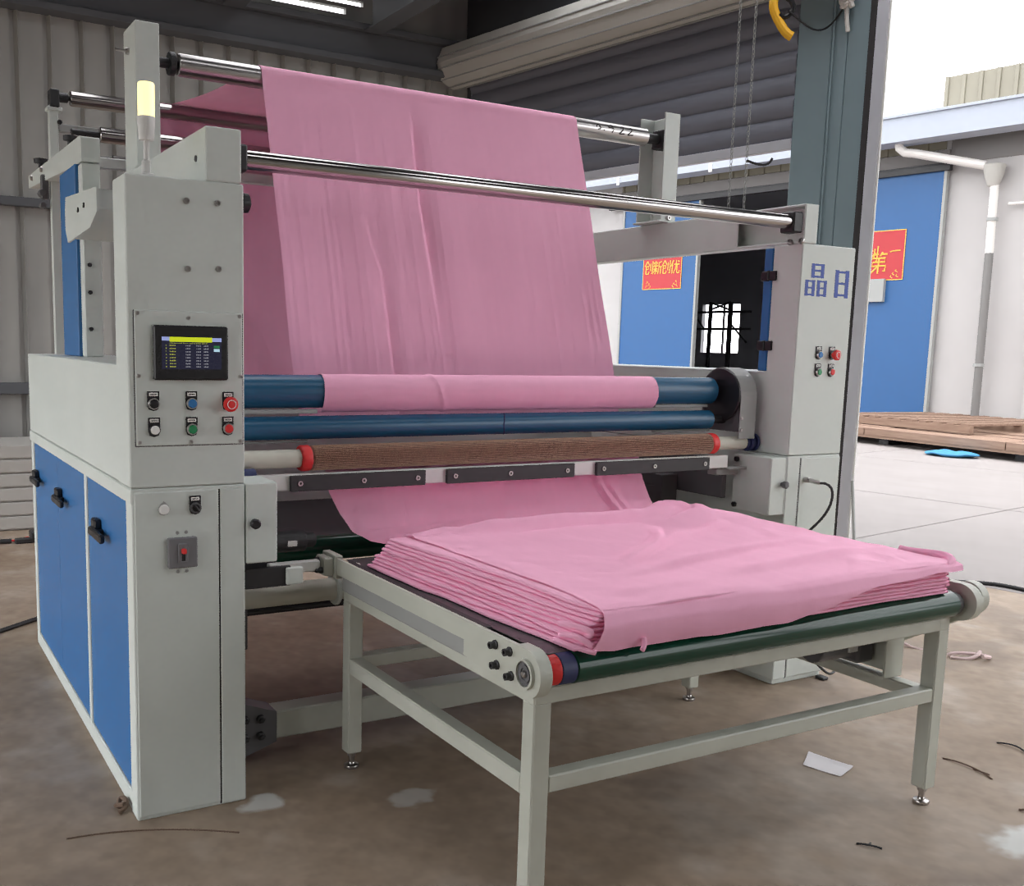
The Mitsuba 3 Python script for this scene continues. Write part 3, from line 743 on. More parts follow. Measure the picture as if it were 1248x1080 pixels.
# ---- rollers
def roller(name, x0, x1, y, z, r, mat, label, shaft=None, sr=0.016, smat='m_dark', n=40):
    k = put(M, name, lathe([(0, 0), (r - 0.004, 0), (r, 0.004), (r, x1 - x0 - 0.004), (r - 0.004, x1 - x0), (0, x1 - x0)], (x0, y, z), (1, 0, 0), n), mat, 40, label=label)
    if shaft:
        put(k, 'shaft', C((shaft[0], y, z), (x0, y, z), sr, 18), smat)
        put(k, 'shaft', C((x1, y, z), (shaft[1], y, z), sr, 18), smat)
    return k


TR = (1.03, 2.635)
tr_ = roller('guide_roller', 0.44, 2.842, TR[0], TR[1], 0.044, 'm_steel', 'top steel guide roller carrying the pink cloth', (0.262, 3.01), 0.02)
put(tr_, 'bearing', cat(C((0.405, *TR), (0.43, *TR), 0.045, 20), B(0.268, 0.33, TR[0] - 0.04, TR[0] + 0.04, TR[1] - 0.04, TR[1] + 0.04)), 'm_dark')
put(tr_, 'bearing', cat(B(2.93, 3.0, TR[0] - 0.045, TR[0] + 0.045, TR[1] - 0.045, TR[1] + 0.045), C((2.845, *TR), (2.93, *TR), 0.026, 20)), 'm_dark')
# handwritten marks in ink on its bare right end
ink = []
def onroll(x, a):
    return (x, TR[0] - 0.0445 * math.cos(a), TR[1] + 0.0445 * math.sin(a))
for st in ([(2.50, .1), (2.51, .4), (2.525, .1), (2.51, -.1)], [(2.545, -.15), (2.55, -.1)], [(2.60, .35), (2.585, .5), (2.575, .3), (2.60, .25), (2.597, -.25)], [(2.65, .4), (2.668, .45), (2.665, .2), (2.645, -.2), (2.675, -.2)],
           [(2.705, .4), (2.723, .45), (2.72, .2), (2.70, -.2), (2.73, -.2)]):
    ink.append(tube([onroll(*q) for q in st], 0.003, 5, 3))
put(tr_, 'ink_mark', cat(ink), 'm_ink', label='handwritten ink figures')
fr_ = roller('guide_roller', 0.40, 2.895, 0.10, 2.133, 0.031, 'm_chrome', 'front chrome guide bar across the machine', None)
put(fr_, 'bracket', cat(B(2.893, 2.954, 0.06, 0.14, 2.085, 2.175, 0.006)), 'm_dark')
put(fr_, 'bracket', cat(B(0.36, 0.402, 0.06, 0.14, 2.09, 2.175, 0.006)), 'm_dark')
RA = (2.40, 2.745)
rr = roller('rear_roller', 0.265, 2.62, RA[0], RA[1], 0.037, 'm_chrome', 'rear dark chrome roller over the feed frame', (0.16, 2.66), 0.014)
put(rr, 'bearing', cat(B(0.165, 0.21, RA[0] - 0.04, RA[0] + 0.04, RA[1] - 0.055, RA[1] + 0.03), C((0.21, *RA), (0.255, *RA), 0.024, 18)), 'm_dark')
roller('rear_roller', 0.33, 2.62, 2.02, 2.515, 0.036, 'm_chrome', 'rear chrome roller below the topmost one', (0.20, 2.66), 0.014)
roller('rear_roller', 0.33, 2.62, 1.75, 2.36, 0.02, 'm_chrome', 'thin rear guide bar', (0.20, 2.66), 0.012)
put(M, 'cross_bar', cat(B(0.205, 2.64, 2.385, 2.415, 2.575, 2.615)), 'm_grey')
put(M, 'cross_bar', cat(B(0.20, 2.64, 1.55, 1.60, 2.29, 2.335)), 'm_cabinet')
b1 = roller('blue_roller', CW + 0.005, 2.745, 0.36, 1.374, 0.061, 'm_bluecloth', 'upper blue cloth covered roller', (CW, 2.83), 0.02)
put(b1, 'end_disc', C((2.778, 0.33, 1.355), (2.790, 0.33, 1.355), 0.125, 40), 'm_black', label='black disc at the roller end')
put(b1, 'under_bar', cat(B(CW, 0.755, 0.32, 0.34, 1.294, 1.310, 0.002)), 'm_grey')
put(b1, 'under_bar', cat(B(2.40, 2.72, 0.34, 0.36, 1.298, 1.312, 0.002)), 'm_grey')
b2 = roller('blue_roller', 0.415, 2.71, 0.32, 1.243, 0.043, 'm_bluecloth', 'lower thin blue cloth covered roller', (CW, 2.83), 0.02)
put(b2, 'hub', C((0.372, 0.32, 1.243), (0.412, 0.32, 1.243), 0.034, 24), 'm_plate')
put(b2, 'cloth_seam', tube([(1.55 + 0.02 * math.sin(a) ** 2, 0.32 - 0.0435 * math.cos(a), 1.243 + 0.0435 * math.sin(a)) for a in np.linspace(-1.4, 1.4, 9)], 0.0025, 6, 2), 'm_navy')
put(b2, 'under_bar', cat(B(CW, 0.72, 0.33, 0.35, 1.186, 1.196, 0.002)), 'm_grey')
put(b2, 'under_bar', cat(B(2.40, 2.74, 0.34, 0.36, 1.186, 1.198, 0.002)), 'm_grey')
# brown grooved roller with red end rings
BR = (0.25, 1.138)
gear = [(BR[0] + (0.0455 if i % 2 else 0.0415) * math.cos(i * math.pi / 44), BR[1] + (0.0455 if i % 2 else 0.0415) * math.sin(i * math.pi / 44)) for i in range(88)]
b3 = put(M, 'grooved_roller', prism(gear, 'x', 0.69, 2.645), 'm_brown', False, label='brown roller with fine lengthwise grooves')
rid = []
for i in range(0, 44):
    a = (2 * i + 1) * math.pi / 44
    rid.append(plain(0.70, 2.64, -0.0009, 0.0009, -0.0009, 0.0009))
    rid[-1].apply_translation([0, BR[0] + 0.0452 * math.cos(a), BR[1] + 0.0452 * math.sin(a)])
put(b3, 'cord', cat(rid), 'm_ridge', False, kind='stuff', label='tan cords laid in the grooves')
put(b3, 'end_ring', lathe([(0, 0), (0.044, 0), (0.0475, 0.006), (0.0475, 0.032), (0.044, 0.038), (0, 0.038)], (0.655, *BR), (1, 0, 0), 32), 'm_red', 40, label='red end ring')
put(b3, 'end_ring', lathe([(0, 0), (0.044, 0), (0.0475, 0.006), (0.0475, 0.032), (0.044, 0.038), (0, 0.038)], (2.642, *BR), (1, 0, 0), 32), 'm_red', 40, label='red end ring')
put(b3, 'shaft', C((CW + 0.004, *BR), (0.657, *BR), 0.033, 28), 'm_cream')
put(b3, 'shaft', C((2.678, *BR), (2.87, *BR), 0.031, 28), 'm_cream')
put(b3, 'sprocket', cat(*[C((2.872 + 0.018 * i, *BR), (2.884 + 0.018 * i, *BR), 0.042 if i % 2 else 0.034, 18) for i in range(4)]), 'm_navy')
put(b3, 'coupling', C((CW + 0.002, 0.20, 1.088), (0.47, 0.20, 1.088), 0.026, 20), 'm_navy')
# pressing bar with black rubber strips
sb = put(M, 'press_bar', cat(B(0.47, 2.735, 0.205, 0.235, 1.028, 1.086), B(0.47, 2.76, 0.235, 0.30, 1.028, 1.036)), 'm_white', label='white cross bar with black rubber strips')
for x0, x1, bx in ((0.600, 1.145, (0.635, 0.885, 1.11)), (1.240, 1.850, (1.275, 1.53, 1.81)), (1.965, 2.605, (2.0, 2.28, 2.575))):
    rs = put(sb, 'rubber_strip', B(x0, x1, 0.188, 0.2049, 1.026, 1.0825, 0.002), 'm_rubber')
    for q in bx:
        put(sb, 'strip_bolt', ring((q, 0.189, 1.055), (q, 0.183, 1.055), 0.0095, 0.0045, 12), 'm_steel')
put(sb, 'end_bracket', cat(B(2.735, 2.86, 0.2, 0.25, 1.018, 1.030), B(2.70, 2.84, 0.24, 0.30, 0.99, 1.02)), 'm_grey')
put(sb, 'end_bracket', cat(B(CW, 0.47, 0.21, 0.25, 1.02, 1.05)), 'm_plate')
# roller end support at the right: grey curved cover plate and cheek
put(M, 'bearing_cheek', cat(prism([(0.22, 1.19), (0.46, 1.19), (0.46, 1.42), (0.42, 1.46), (0.34, 1.478), (0.27, 1.45), (0.22, 1.38)], 'x', 2.80, 2.835)), 'm_plate', label='dark cheek plate carrying the roller ends')
cv = put(M, 'bearing_cover', cat(*[hull([(2.79 + (0 if e else 0.10), 0.335 - 0.132 * math.cos(a), 1.352 + 0.132 * math.sin(a)) for e in (0, 1) for a in (a0, a0 + 0.17)] + [(2.79 + (0 if e else 0.10), 0.335 - 0.128 * math.cos(a), 1.352 + 0.128 * math.sin(a)) for e in (0, 1) for a in (a0, a0 + 0.17)]) for a0 in np.arange(0.0, 2.6, 0.165)],
                                 B(2.79, 2.89, 0.203, 0.208, 1.16, 1.355, 0.001)), 'm_grey', label='curved grey bearing cover')
for z in (1.255, 1.20):
    put(cv, 'screw', bolt((2.80, 0.203, z), (0, -1, 0), 0.008, 0.006), 'm_steel')
put(cv, 'screw', bolt((2.862, 0.25, 1.445), (0, -0.6, 0.8), 0.009, 0.006), 'm_steel')
# inner side frames and hidden carriers
put(M, 'side_frame', cat(B(2.80, 2.83, 0.30, 2.1, 0.87, 1.06), B(2.80, 2.83, 0.75, 0.85, 0.12, 0.87), B(2.80, 2.83, 1.9, 2.0, 0.12, 0.93), B(2.70, 2.80, 0.6, 0.66, 0.55, 0.95)), 'm_plate', label='dark inner side frame at the right')
put(M, 'side_frame', cat(B(0.46, 0.49, 0.30, 2.1, 0.93, 1.06), B(0.46, 0.49, 1.9, 2.0, 0.12, 0.93)), 'm_plate', label='dark inner side frame at the left')
put(M, 'inner_panel', B(0.49, 2.80, 1.30, 1.32, 0.64, 1.30), 'm_cabinet', label='inner sheet panel behind the lower cloth')
# short feed conveyor behind the table: green belt roller, motor, tray
fc = roller('feed_roller', 0.55, 2.68, 0.42, 0.765, 0.05, 'm_belt', 'dark green belt roller behind the table', (0.47, 2.80), 0.018)
put(fc, 'belt', B(0.58, 2.65, 0.42, 1.28, 0.808, 0.815), 'm_rubber')
mo = put(M, 'motor', cat(C((0.50, 0.22, 0.845), (0.66, 0.22, 0.845), 0.042, 28), C((0.62, 0.22, 0.845), (0.70, 0.22, 0.845), 0.030, 24)), 'm_dark', label='small dark motor with silver tag')
put(mo, 'tag', hull([(0.585 + dx, 0.22 - 0.0432 * math.cos(a), 0.845 + 0.0432 * math.sin(a)) for dx in (0, 0.035) for a in (-0.35, -0.1, 0.15)] + [(0.585 + dx, 0.22 - 0.040 * math.cos(a), 0.845 + 0.040 * math.sin(a)) for dx in (0, 0.035) for a in (-0.35, 0.15)]), 'm_white')
ty = put(M, 'tray', cat(B(0.375, 0.535, 0.02, 0.03, 0.735, 0.80), B(0.375, 0.535, 0.20, 0.21, 0.735, 0.80), B(0.375, 0.535, 0.02, 0.21, 0.730, 0.737)), 'm_dark', label='black open tray below the guard box')
put(ty, 'tray_lip', cat(B(0.515, 0.575, 0.005, 0.02, 0.735, 0.795)), 'm_cabinet')
put(ty, 'tray_strip', tube([(0.40, 0.10, 0.77), (0.50, 0.04, 0.742)], 0.006, 6, 1), 'm_cabinet')
put(M, 'carrier_bar', cat(B(0.50, 0.692, 0.135, 0.165, 0.742, 0.782)), 'm_white', label='short pale carrier bar')
# long tube and stretcher low between the cabinets
tb = put(M, 'cross_tube', lathe([(0, 0), (0.042, 0), (0.042, 2.4), (0, 2.4)], (CW + 0.005, 0.27, 0.636), (1, 0, 0), 28), 'm_cream', 40, label='cream cross tube below the rollers')
put(tb, 'flange', C((0.80, 0.27, 0.636), (0.815, 0.27, 0.636), 0.062, 24), 'm_cabinet')
put(M, 'drive_shaft', C((CW, 0.36, 0.555), (2.95, 0.36, 0.555), 0.013, 14), 'm_dark')
put(M, 'shaft_bracket', B(0.47, 0.49, 0.34, 0.38, 0.42, 0.62, 0.003), 'm_plate')
fb_ = put(M, 'floor_beam', cat(B(0.58, 2.95, 0.30, 0.40, 0.070, 0.178, 0.006)), 'm_table', label='low stretcher beam between the cabinets')
put(fb_, 'flange', hull([(0.415, 0.40, -0.0 + 0.01), (0.415, 0.29, 0.01), (0.415, 0.40, 0.245), (0.415, 0.29, 0.245), (0.585, 0.40, 0.065), (0.585, 0.29, 0.065), (0.585, 0.40, 0.182), (0.585, 0.29, 0.182)]), 'm_plate')
for x, z in ((0.46, 0.17), (0.52, 0.165), (0.46, 0.10), (0.52, 0.10)):
    put(fb_, 'bolt', lathe([(0, 0), (0.016, 0), (0.016, 0.016), (0.008, 0.018), (0.008, 0.03), (0, 0.03)], (x, 0.291, z), (0, -1, 0), 6), 'm_dark')

# ---- feed frame behind the control cabinet
fa = put(M, 'feed_post', cat(B(0.160, 0.205, 2.38, 2.425, 0.0, 2.70)), 'm_cabinet', label='slim rear post of the feed frame')
put(fa, 'cap', cat(B(0.150, 0.225, 2.37, 2.44, 2.672, 2.692)), 'm_cabinet')
put(fa, 'bolt', bolt((0.21, 2.378, 2.62), (0, -1, 0), 0.012, 0.012), 'm_dark')
fp = put(M, 'feed_post', cat(B(0.132, 0.208, 1.40, 1.48, H2 + 0.002, 2.28)), 'm_cabinet', label='square grey feed frame post with bolts')
for z in (1.86, 1.745, 1.59):
    put(fp, 'bolt', lathe([(0, 0), (0.009, 0), (0.009, 0.012), (0, 0.012)], (0.155, 1.402, z), (0, -1, 0), 12), 'm_dark')
put(M, 'feed_panel', B(0.118, 0.150, 1.485, 1.86, H2 + 0.002, 2.285, 0.003), 'm_blue', label='upright blue panel beside the feed frame post')
ar = put(M, 'feed_arm', hull([(x, y, z) for x in (0.132, 0.208) for (y, z) in ((1.395, 2.285), (1.395, 2.382), (1.42, 2.392), (2.95, 2.425), (2.95, 2.360), (1.55, 2.285))]), 'm_cabinet', label='white sloping arm of the feed frame')
for y, z, r in ((1.75, 2.435, 0.03), (2.62, 2.46, 0.035)):
    put(ar, 'knob', cat(lathe([(0, 0), (0.012, 0), (0.012, 0.02), (r, 0.025), (r, 0.045), (0.01, 0.05), (0, 0.05)], (0.15, y, z - 0.035), (0, 0, 1), 14)), 'm_dark')
for y, z in ((2.80, 2.395), (2.45, 2.392)):
    put(ar, 'bolt', bolt((0.132, y, z), (-1, 0, 0), 0.014, 0.012), 'm_steel')
put(ar, 'latch', cat(B(0.115, 0.15, 2.38, 2.42, 2.24, 2.36, 0.004), C((0.12, 2.37, 2.27), (0.12, 2.44, 2.27), 0.018, 14), C((0.12, 2.37, 2.21), (0.12, 2.43, 2.21), 0.015, 14)), 'm_plate')
pc = put(M, 'arm_cover', cat(prism([(0.665, 2.085), (1.30, 2.118), (1.318, 2.07), (1.318, 1.99), (1.27, 1.935), (0.80, 1.955), (0.665, 2.00)], 'x', 0.048, 0.056), prism([(0.68, 2.080), (1.28, 2.110), (1.30, 2.0), (1.26, 1.95), (0.82, 1.97), (0.68, 2.01)], 'x', 0.056, 0.30)), 'm_cabinet', 20, label='white cover box with rounded end plate')
for y, z in ((1.02, 2.055), (0.90, 2.06)):
    put(pc, 'screw', lathe([(0, 0), (0.010, 0), (0.010, 0.004), (0, 0.004)], (0.048, y, z - 0.015), (-1, 0, 0), 12), 'm_black')
put(M, 'inner_box', cat(B(0.19, 0.33, 0.92, 0.98, H2 + 0.002, 1.80), B(0.235, 0.36, 0.55, 0.62, H2 + 0.002, 1.77)), 'm_cabinet', label='pale junction box behind the upper housing')
put(M, 'air_hose', tube([(0.13, 0.42, H2 + 0.01), (0.13, 0.40, 1.60), (0.14, 0.38, 1.68), (0.18, 0.35, 1.72)], 0.006, 8, 5), 'm_dark')
put(M, 'air_hose', tube([(0.17, 0.40, H2 + 0.01), (0.16, 0.36, 1.53), (0.19, 0.34, 1.56), (0.2, 0.3, 1.50)], 0.005, 8, 5), 'm_blue')
put(M, 'pressure_gauge', cat(C((0.19, 0.36, 1.53), (0.17, 0.33, 1.53), 0.022, 18), B(0.17, 0.22, 0.34, 0.40, H2 + 0.002, 1.51)), 'm_dark')

# ================================================================== CONVEYOR TABLE
TB = thing('conveyor_table', 'white steel conveyor table with green belt roller, under the folded pink cloth', 'table')
XL, XR_, YF, YB, SS = 0.774, 2.438, -1.1005, 0.061, 0.056
ZT, ZM = 0.677, 0.630
for x in (XL, XR_):
    for y in (YF, YB):
        lg = put(TB, 'leg', B(x, x + SS, y, y + SS, 0.062, ZM + 0.005, 0.004), 'm_table')
        cx, cy = x + SS / 2, y + SS / 2
        put(lg, 'foot', lathe([(0, 0), (0.026, 0), (0.028, 0.006), (0.026, 0.012), (0.013, 0.016), (0.012, 0.022), (0.010, 0.024), (0.010, 0.046), (0.016, 0.046), (0.016, 0.056), (0.009, 0.056), (0.009, 0.066), (0, 0.066)], (cx, cy, 0), (0, 0, 1), 24), 'm_steel', 40, label='levelling foot')
put(TB, 'side_rail', B(XL, XL + SS, YF, YB + SS, ZM, ZT, 0.004), 'm_table')
put(TB, 'side_rail', B(XR_, XR_ + SS, YF, YB + SS, ZM, ZT, 0.004), 'm_table')
put(TB, 'front_rail', B(XL + 0.02, XR_ + SS - 0.001, YF + 0.0005, YF + SS, ZM, ZT, 0.004), 'm_table')
put(TB, 'rear_rail', B(XL + 0.02, XR_ + 0.03, YB, YB + SS, ZM, ZT, 0.004), 'm_table')
put(TB, 'side_stretcher', B(XL + 0.001, XL + SS - 0.001, YF + SS, YB, 0.368, 0.425, 0.004), 'm_table')
put(TB, 'side_stretcher', B(XR_ + 0.001, XR_ + SS - 0.001, YF + SS, YB, 0.368, 0.412, 0.004), 'm_table')
put(TB, 'front_stretcher', B(XL + SS, XR_, YF + 0.002, YF + SS - 0.004, 0.380, 0.428, 0.004), 'm_table')
put(TB, 'rear_stretcher', B(XL + SS, XR_, YB + 0.004, YB + SS, 0.380, 0.428, 0.004), 'm_table')
RY, RZ, RR = -1.112, 0.728, 0.044
# long side plates carrying the belt, nose housings, bearing
for sgn, xo in ((-1, 0.736), (1, 2.552)):
    xi = xo - sgn * 0.012
    xn = xo - sgn * 0.038
    arc = [(RY - 0.064 * math.sin(a), RZ + 0.064 * math.cos(a)) for a in np.linspace(0, math.pi, 15)]
    pl = [(0.09, 0.795), (0.09, 0.737), (-0.80, 0.737), (-0.80, 0.692), (RY, RZ - 0.064)]
    poly = [(0.09, 0.735), (-0.80, 0.735), (-0.80, 0.690)] + [(RY + 0.02, RZ - 0.064)] + list(reversed(arc)) + [(0.09, 0.792)]
    sp = put(TB, 'side_plate', cat(prism(poly, 'x', min(xo, xi), max(xo, xi)), B(min(xi, xn), max(xi, xn), -0.80, 0.09, 0.735, 0.745), prism([(RY + 0.05, RZ - 0.064)] + [(RY + 0.02, RZ - 0.064)] + list(reversed(arc)) + [(RY + 0.05, RZ + 0.064)], 'x', min(xo, xn), max(xo, xn))), 'm_table', 25)
    put(sp, 'gap_plate', B(min(xi, xn) + 0.004, max(xi, xn) - 0.004, -0.80, 0.08, 0.676, 0.737), 'm_grey')
    put(sp, 'nose_cap', ring((xo - sgn * 0.002, RY, RZ), (xo + sgn * 0.010, RY, RZ), 0.040, 0.033, 36), 'm_table')
    put(sp, 'bearing', cat(C((xo, RY, RZ), (xo + sgn * 0.004, RY, RZ), 0.033, 30), ring((xo, RY, RZ), (xo + sgn * 0.007, RY, RZ), 0.024, 0.016, 24)), 'm_plate')
    put(sp, 'axle', C((xo, RY, RZ), (xo + sgn * 0.012, RY, RZ), 0.010, 18), 'm_steel')
    for y, z in ((-0.965, 0.765), (-1.035, 0.765), (-0.975, 0.712), (-1.045, 0.702)):
        put(sp, 'bolt', lathe([(0, 0), (0.013, 0), (0.013, 0.004), (0.010, 0.006), (0.010, 0.020), (0.005, 0.020), (0.005, 0.014), (0, 0.014)], (xo + sgn * 0.0, y, z), (sgn, 0, 0), 14), 'm_dark')
    put(sp, 'edge_rail', B(min(xi, xn - sgn * 0.02), max(xi, xn - sgn * 0.02), -0.86, 0.08, 0.764, 0.781, 0.003), 'm_rubber', label='dark guide rail along the belt')
put(TB, 'rear_bearing', cat(B(0.735, 0.765, 0.10, 0.22, 0.715, 0.800, 0.004), B(0.700, 0.735, 0.115, 0.20, 0.725, 0.79, 0.004)), 'm_table', label='rear tension block')
for y, z in ((0.17, 0.775), (0.135, 0.745), (0.165, 0.74)):
    put(TB, 'tension_bolt', lathe([(0, 0), (0.012, 0), (0.012, 0.014), (0.007, 0.016), (0.007, 0.028), (0, 0.028)], (0.70, y, z), (-1, 0, 0), 6), 'm_dark')
fr2 = put(TB, 'front_roller', lathe([(0, 0), (RR - 0.003, 0), (RR, 0.003), (RR, 1.585), (RR - 0.003, 1.588), (0, 1.588)], (0.872, RY, RZ), (1, 0, 0), 48), 'm_belt', 40, label='glossy dark green belt over the front roller')
put(fr2, 'red_end', lathe([(0, 0), (0.034, 0), (0.040, 0.010), (0.041, 0.032), (0, 0.032)], (0.790, RY, RZ), (1, 0, 0), 32), 'm_red', 40, label='red roller end')
put(fr2, 'sleeve', C((0.822, RY, RZ), (0.872, RY, RZ), 0.0425, 40), 'm_navy', label='dark blue sleeve')
put(fr2, 'red_end', lathe([(0, 0), (0.041, 0), (0.040, 0.02), (0.034, 0.032), (0, 0.032)], (2.46, RY, RZ), (1, 0, 0), 32), 'm_dark', 40)
put(fr2, 'axle', C((0.75, RY, RZ), (2.52, RY, RZ), 0.016, 16), 'm_steel')
put(TB, 'rear_roller', C((0.83, 0.15, RZ), (2.45, 0.15, RZ), RR, 36), 'm_belt')
put(TB, 'belt', cat(B(0.80, 2.47, RY, 0.15, RZ + RR - 0.004, RZ + RR), B(0.80, 2.47, RY, 0.15, RZ - RR, RZ - RR + 0.004)), 'm_beltmat', label='dark conveyor belt')
put(TB, 'rail_button', lathe([(0, 0), (0.012, 0), (0.010, 0.005), (0, 0.006)], (0.800, 0.055, RZ + RR), (0, 0, 1), 16), 'm_btnwhite')
# drive: sloping chain guard from the front roller to the gear motor low at the right
g = []
gd = np.array([0.826, -0.563])
gd = gd / np.linalg.norm(gd)
gn = np.array([-gd[1], gd[0]])
pA, pB_ = np.array([RY, RZ + 0.01]), np.array([RY, RZ + 0.01]) + gd * 0.40
gp = [pA + 0.058 * (-gd * math.cos(a) + gn * math.sin(a)) for a in np.linspace(-math.pi / 2, math.pi / 2, 13)] + [pB_ + 0.042 * (gd * math.cos(a) + gn * math.sin(a)) for a in np.linspace(math.pi / 2, -math.pi / 2, 9)]
put(TB, 'chain_guard', prism([tuple(q) for q in gp], 'x', 2.556, 2.592), 'm_table', 30, label='sloping chain guard with rounded ends')
MY, MZ = -0.775, 0.515
mt = put(TB, 'gear_motor', cat(C((2.20, MY, MZ), (2.40, MY, MZ), 0.055, 28), B(2.38, 2.47, MY - 0.06, MY + 0.06, MZ - 0.07, MZ + 0.07, 0.01), B(2.25, 2.31, MY - 0.03, MY + 0.03, MZ + 0.045, MZ + 0.09, 0.005), C((2.47, MY, MZ), (2.502, MY, MZ), 0.015, 14)), 'm_plate', label='dark gear motor below the table')
put(mt, 'bracket', cat(B(2.478, 2.488, -0.94, -0.64, 0.42, 0.635), B(2.39, 2.488, -0.94, -0.93, 0.42, 0.635), B(2.39, 2.488, -0.94, -0.64, 0.628, 0.635)), 'm_table')
put(mt, 'tag', B(2.33, 2.375, MY - 0.062, MY - 0.054, MZ - 0.02, MZ + 0.03, 0.001), 'm_white')

# ================================================================== THE HANGING CLOTH
FW = thing('hanging_cloth', 'pink cloth web hanging from the top guide roller down to the blue roller', 'fabric')
FX0, FX1 = 0.775, 2.378


def ripple(x, s, k=1.0):
    """vertical creases of hanging cloth; s runs down the sheet"""
    q = np.stack([x * 7, s * 0.35, 0 * x + 2.2], -1)
    q2 = np.stack([x * 26, s * 0.8, 0 * x + 7.7], -1)
    f = meshkit.fbm(q, 2, 4) - 0.5
    g2 = meshkit.noise(q2, 9) - 0.5
    fade = 0.45 + 0.55 * np.clip((1.75 - x) / 0.7, 0, 1)
    g3 = meshkit.noise(np.stack([x * 62, s * 1.3, 0 * x + 3.1], -1), 11) - 0.5
    return k * (0.016 * f + 0.0075 * g2 * fade + 0.0030 * g3 * fade)


def polyline(path, t):
    path = np.asarray(path, float)
    d = np.r_[0, np.cumsum(np.linalg.norm(np.diff(path, axis=0), axis=1))]
    d /= d[-1]
    return np.stack([np.interp(t, d, path[:, k]) for k in range(path.shape[1])], -1)


def crease(x, z, pts, w, h):
    """a sharp-edged pleat line given as (z, x) points"""
    pts = np.array(sorted(pts))
    xc = np.interp(z, pts[:, 0], pts[:, 1])
    d = (x - xc) / w
    return h * np.where(d < 0, np.exp(-d * d * 14.0), np.exp(-d * d * 0.8))


def front(u, v):
    # over the top roller from behind to the front tangent, then straight down behind the blue roller
    r = 0.0475
    arc = [(TR[0] + r * math.cos(a), TR[1] + r * math.sin(a)) for a in np.linspace(math.radians(60), math.radians(185), 12)]
    end = (0.545, 1.20)
    P = polyline(arc + [end], v)
    x = FX0 + (FX1 - FX0) * u
    y, z = P[..., 0], P[..., 1]
    s = np.clip((2.6 - z) / 1.2, 0, 1.1)
    amp = np.clip((2.62 - z) / 0.35, 0.12, 1) * np.where(y > TR[0], 0.1, 1.0)
    dy = -ripple(x, s) * amp
    dy += crease(x, z, [(2.68, 1.468), (2.447, 1.459), (2.157, 1.455), (1.874, 1.467), (1.6, 1.473), (1.25, 1.48)], 0.034, 0.017) * np.clip((2.60 - z) * 6, 0, 1) * np.clip((z - 1.5) * 2.2, 0.15, 1)
    dy += crease(x, z, [(2.2, 1.16), (1.96, 1.192), (1.86, 1.222), (1.65, 1.227), (1.25, 1.224)], 0.028, 0.011) * np.clip((2.1 - z) * 2.2, 0, 1)
    for xc, zc, h in ((2.26, 1.72, 0.004), (2.30, 1.70, 0.004), (2.335, 1.74, 0.003)):
        dy -= h * np.exp(-((x - xc) / 0.010) ** 2 - ((z - zc) / 0.13) ** 2)
    x = x + 0.004 * np.sin(z * 9) * (u - 0.5) * 2 * s
    return np.stack([x, y + dy, z], -1)


put(FW, 'front_sheet', grid(front, 320, 130), 'm_pink', True)


def top_back(u, v):
    P = polyline([(TR[0] + 0.0475 * math.cos(a), TR[1] + 0.0475 * math.sin(a)) for a in np.linspace(math.radians(60), math.radians(96), 4)][:1] + [(RA[0] - 0.01, RA[1] + 0.0395)], v)
    x = FX0 + (FX1 - FX0) * u
    return np.stack([x, P[..., 0], P[..., 1] - 0.02 * np.sin(np.pi * v) + 0.3 * ripple(x, v)], -1)


put(FW, 'top_sheet', grid(top_back, 80, 30), 'm_pink', True)


def rear(u, v):
    r = 0.040
    arc = [(RA[0] + r * math.cos(a), RA[1] + r * math.sin(a)) for a in np.linspace(math.radians(100), math.radians(0), 8)]
    P = polyline(arc + [(2.44, 1.6), (2.42, 0.25)], v)
    x = 0.72 + (FX1 - 0.72) * u
    y, z = P[..., 0], P[..., 1]
    d = np.clip((2.75 - z) / 0.2, 0, 1)
    w = 0.016 * (meshkit.fbm(np.stack([x * 9 + z * 5, z * 2.2, 0 * x + 1], -1), 3, 2) - 0.5) * d
    # slanting wrinkles near the rear roller
    w += 0.020 * (meshkit.noise(np.stack([x * 22 + z * 16, z * 3, 0 * x + 4], -1), 5) - 0.5) * np.exp(-((z - 2.62) / 0.14) ** 2) * np.clip((1.25 - x) * 3, 0, 1)
    return np.stack([x, y - w, z], -1)


put(FW, 'rear_sheet', grid(rear, 140, 110), 'm_pink', True)


def wrap(u, v):
    a = math.radians(20) + v * math.radians(255)
    x = FX0 + (FX1 - FX0) * u + 0.004 * np.sin(v * 7 + u)
    r = 0.067 + 0.08 * ripple(x, v * 0.3)
    xc = 1.262 + 0.075 * np.clip((math.radians(175) - a), -1, 1) * -0.25 + 0.06 * np.clip(v - 0.62, 0, 1)
    r = r + 0.005 * np.exp(-((x - xc) / 0.010) ** 2)
    return np.stack([x, 0.36 + r * np.cos(a), 1.3715 + r * np.sin(a) - 0.009 * np.clip(-np.sin(a), 0, 1) ** 2], -1)


put(FW, 'roller_wrap', grid(wrap, 160, 50), 'm_pink', True, label='cloth wrapped round the upper blue roller')


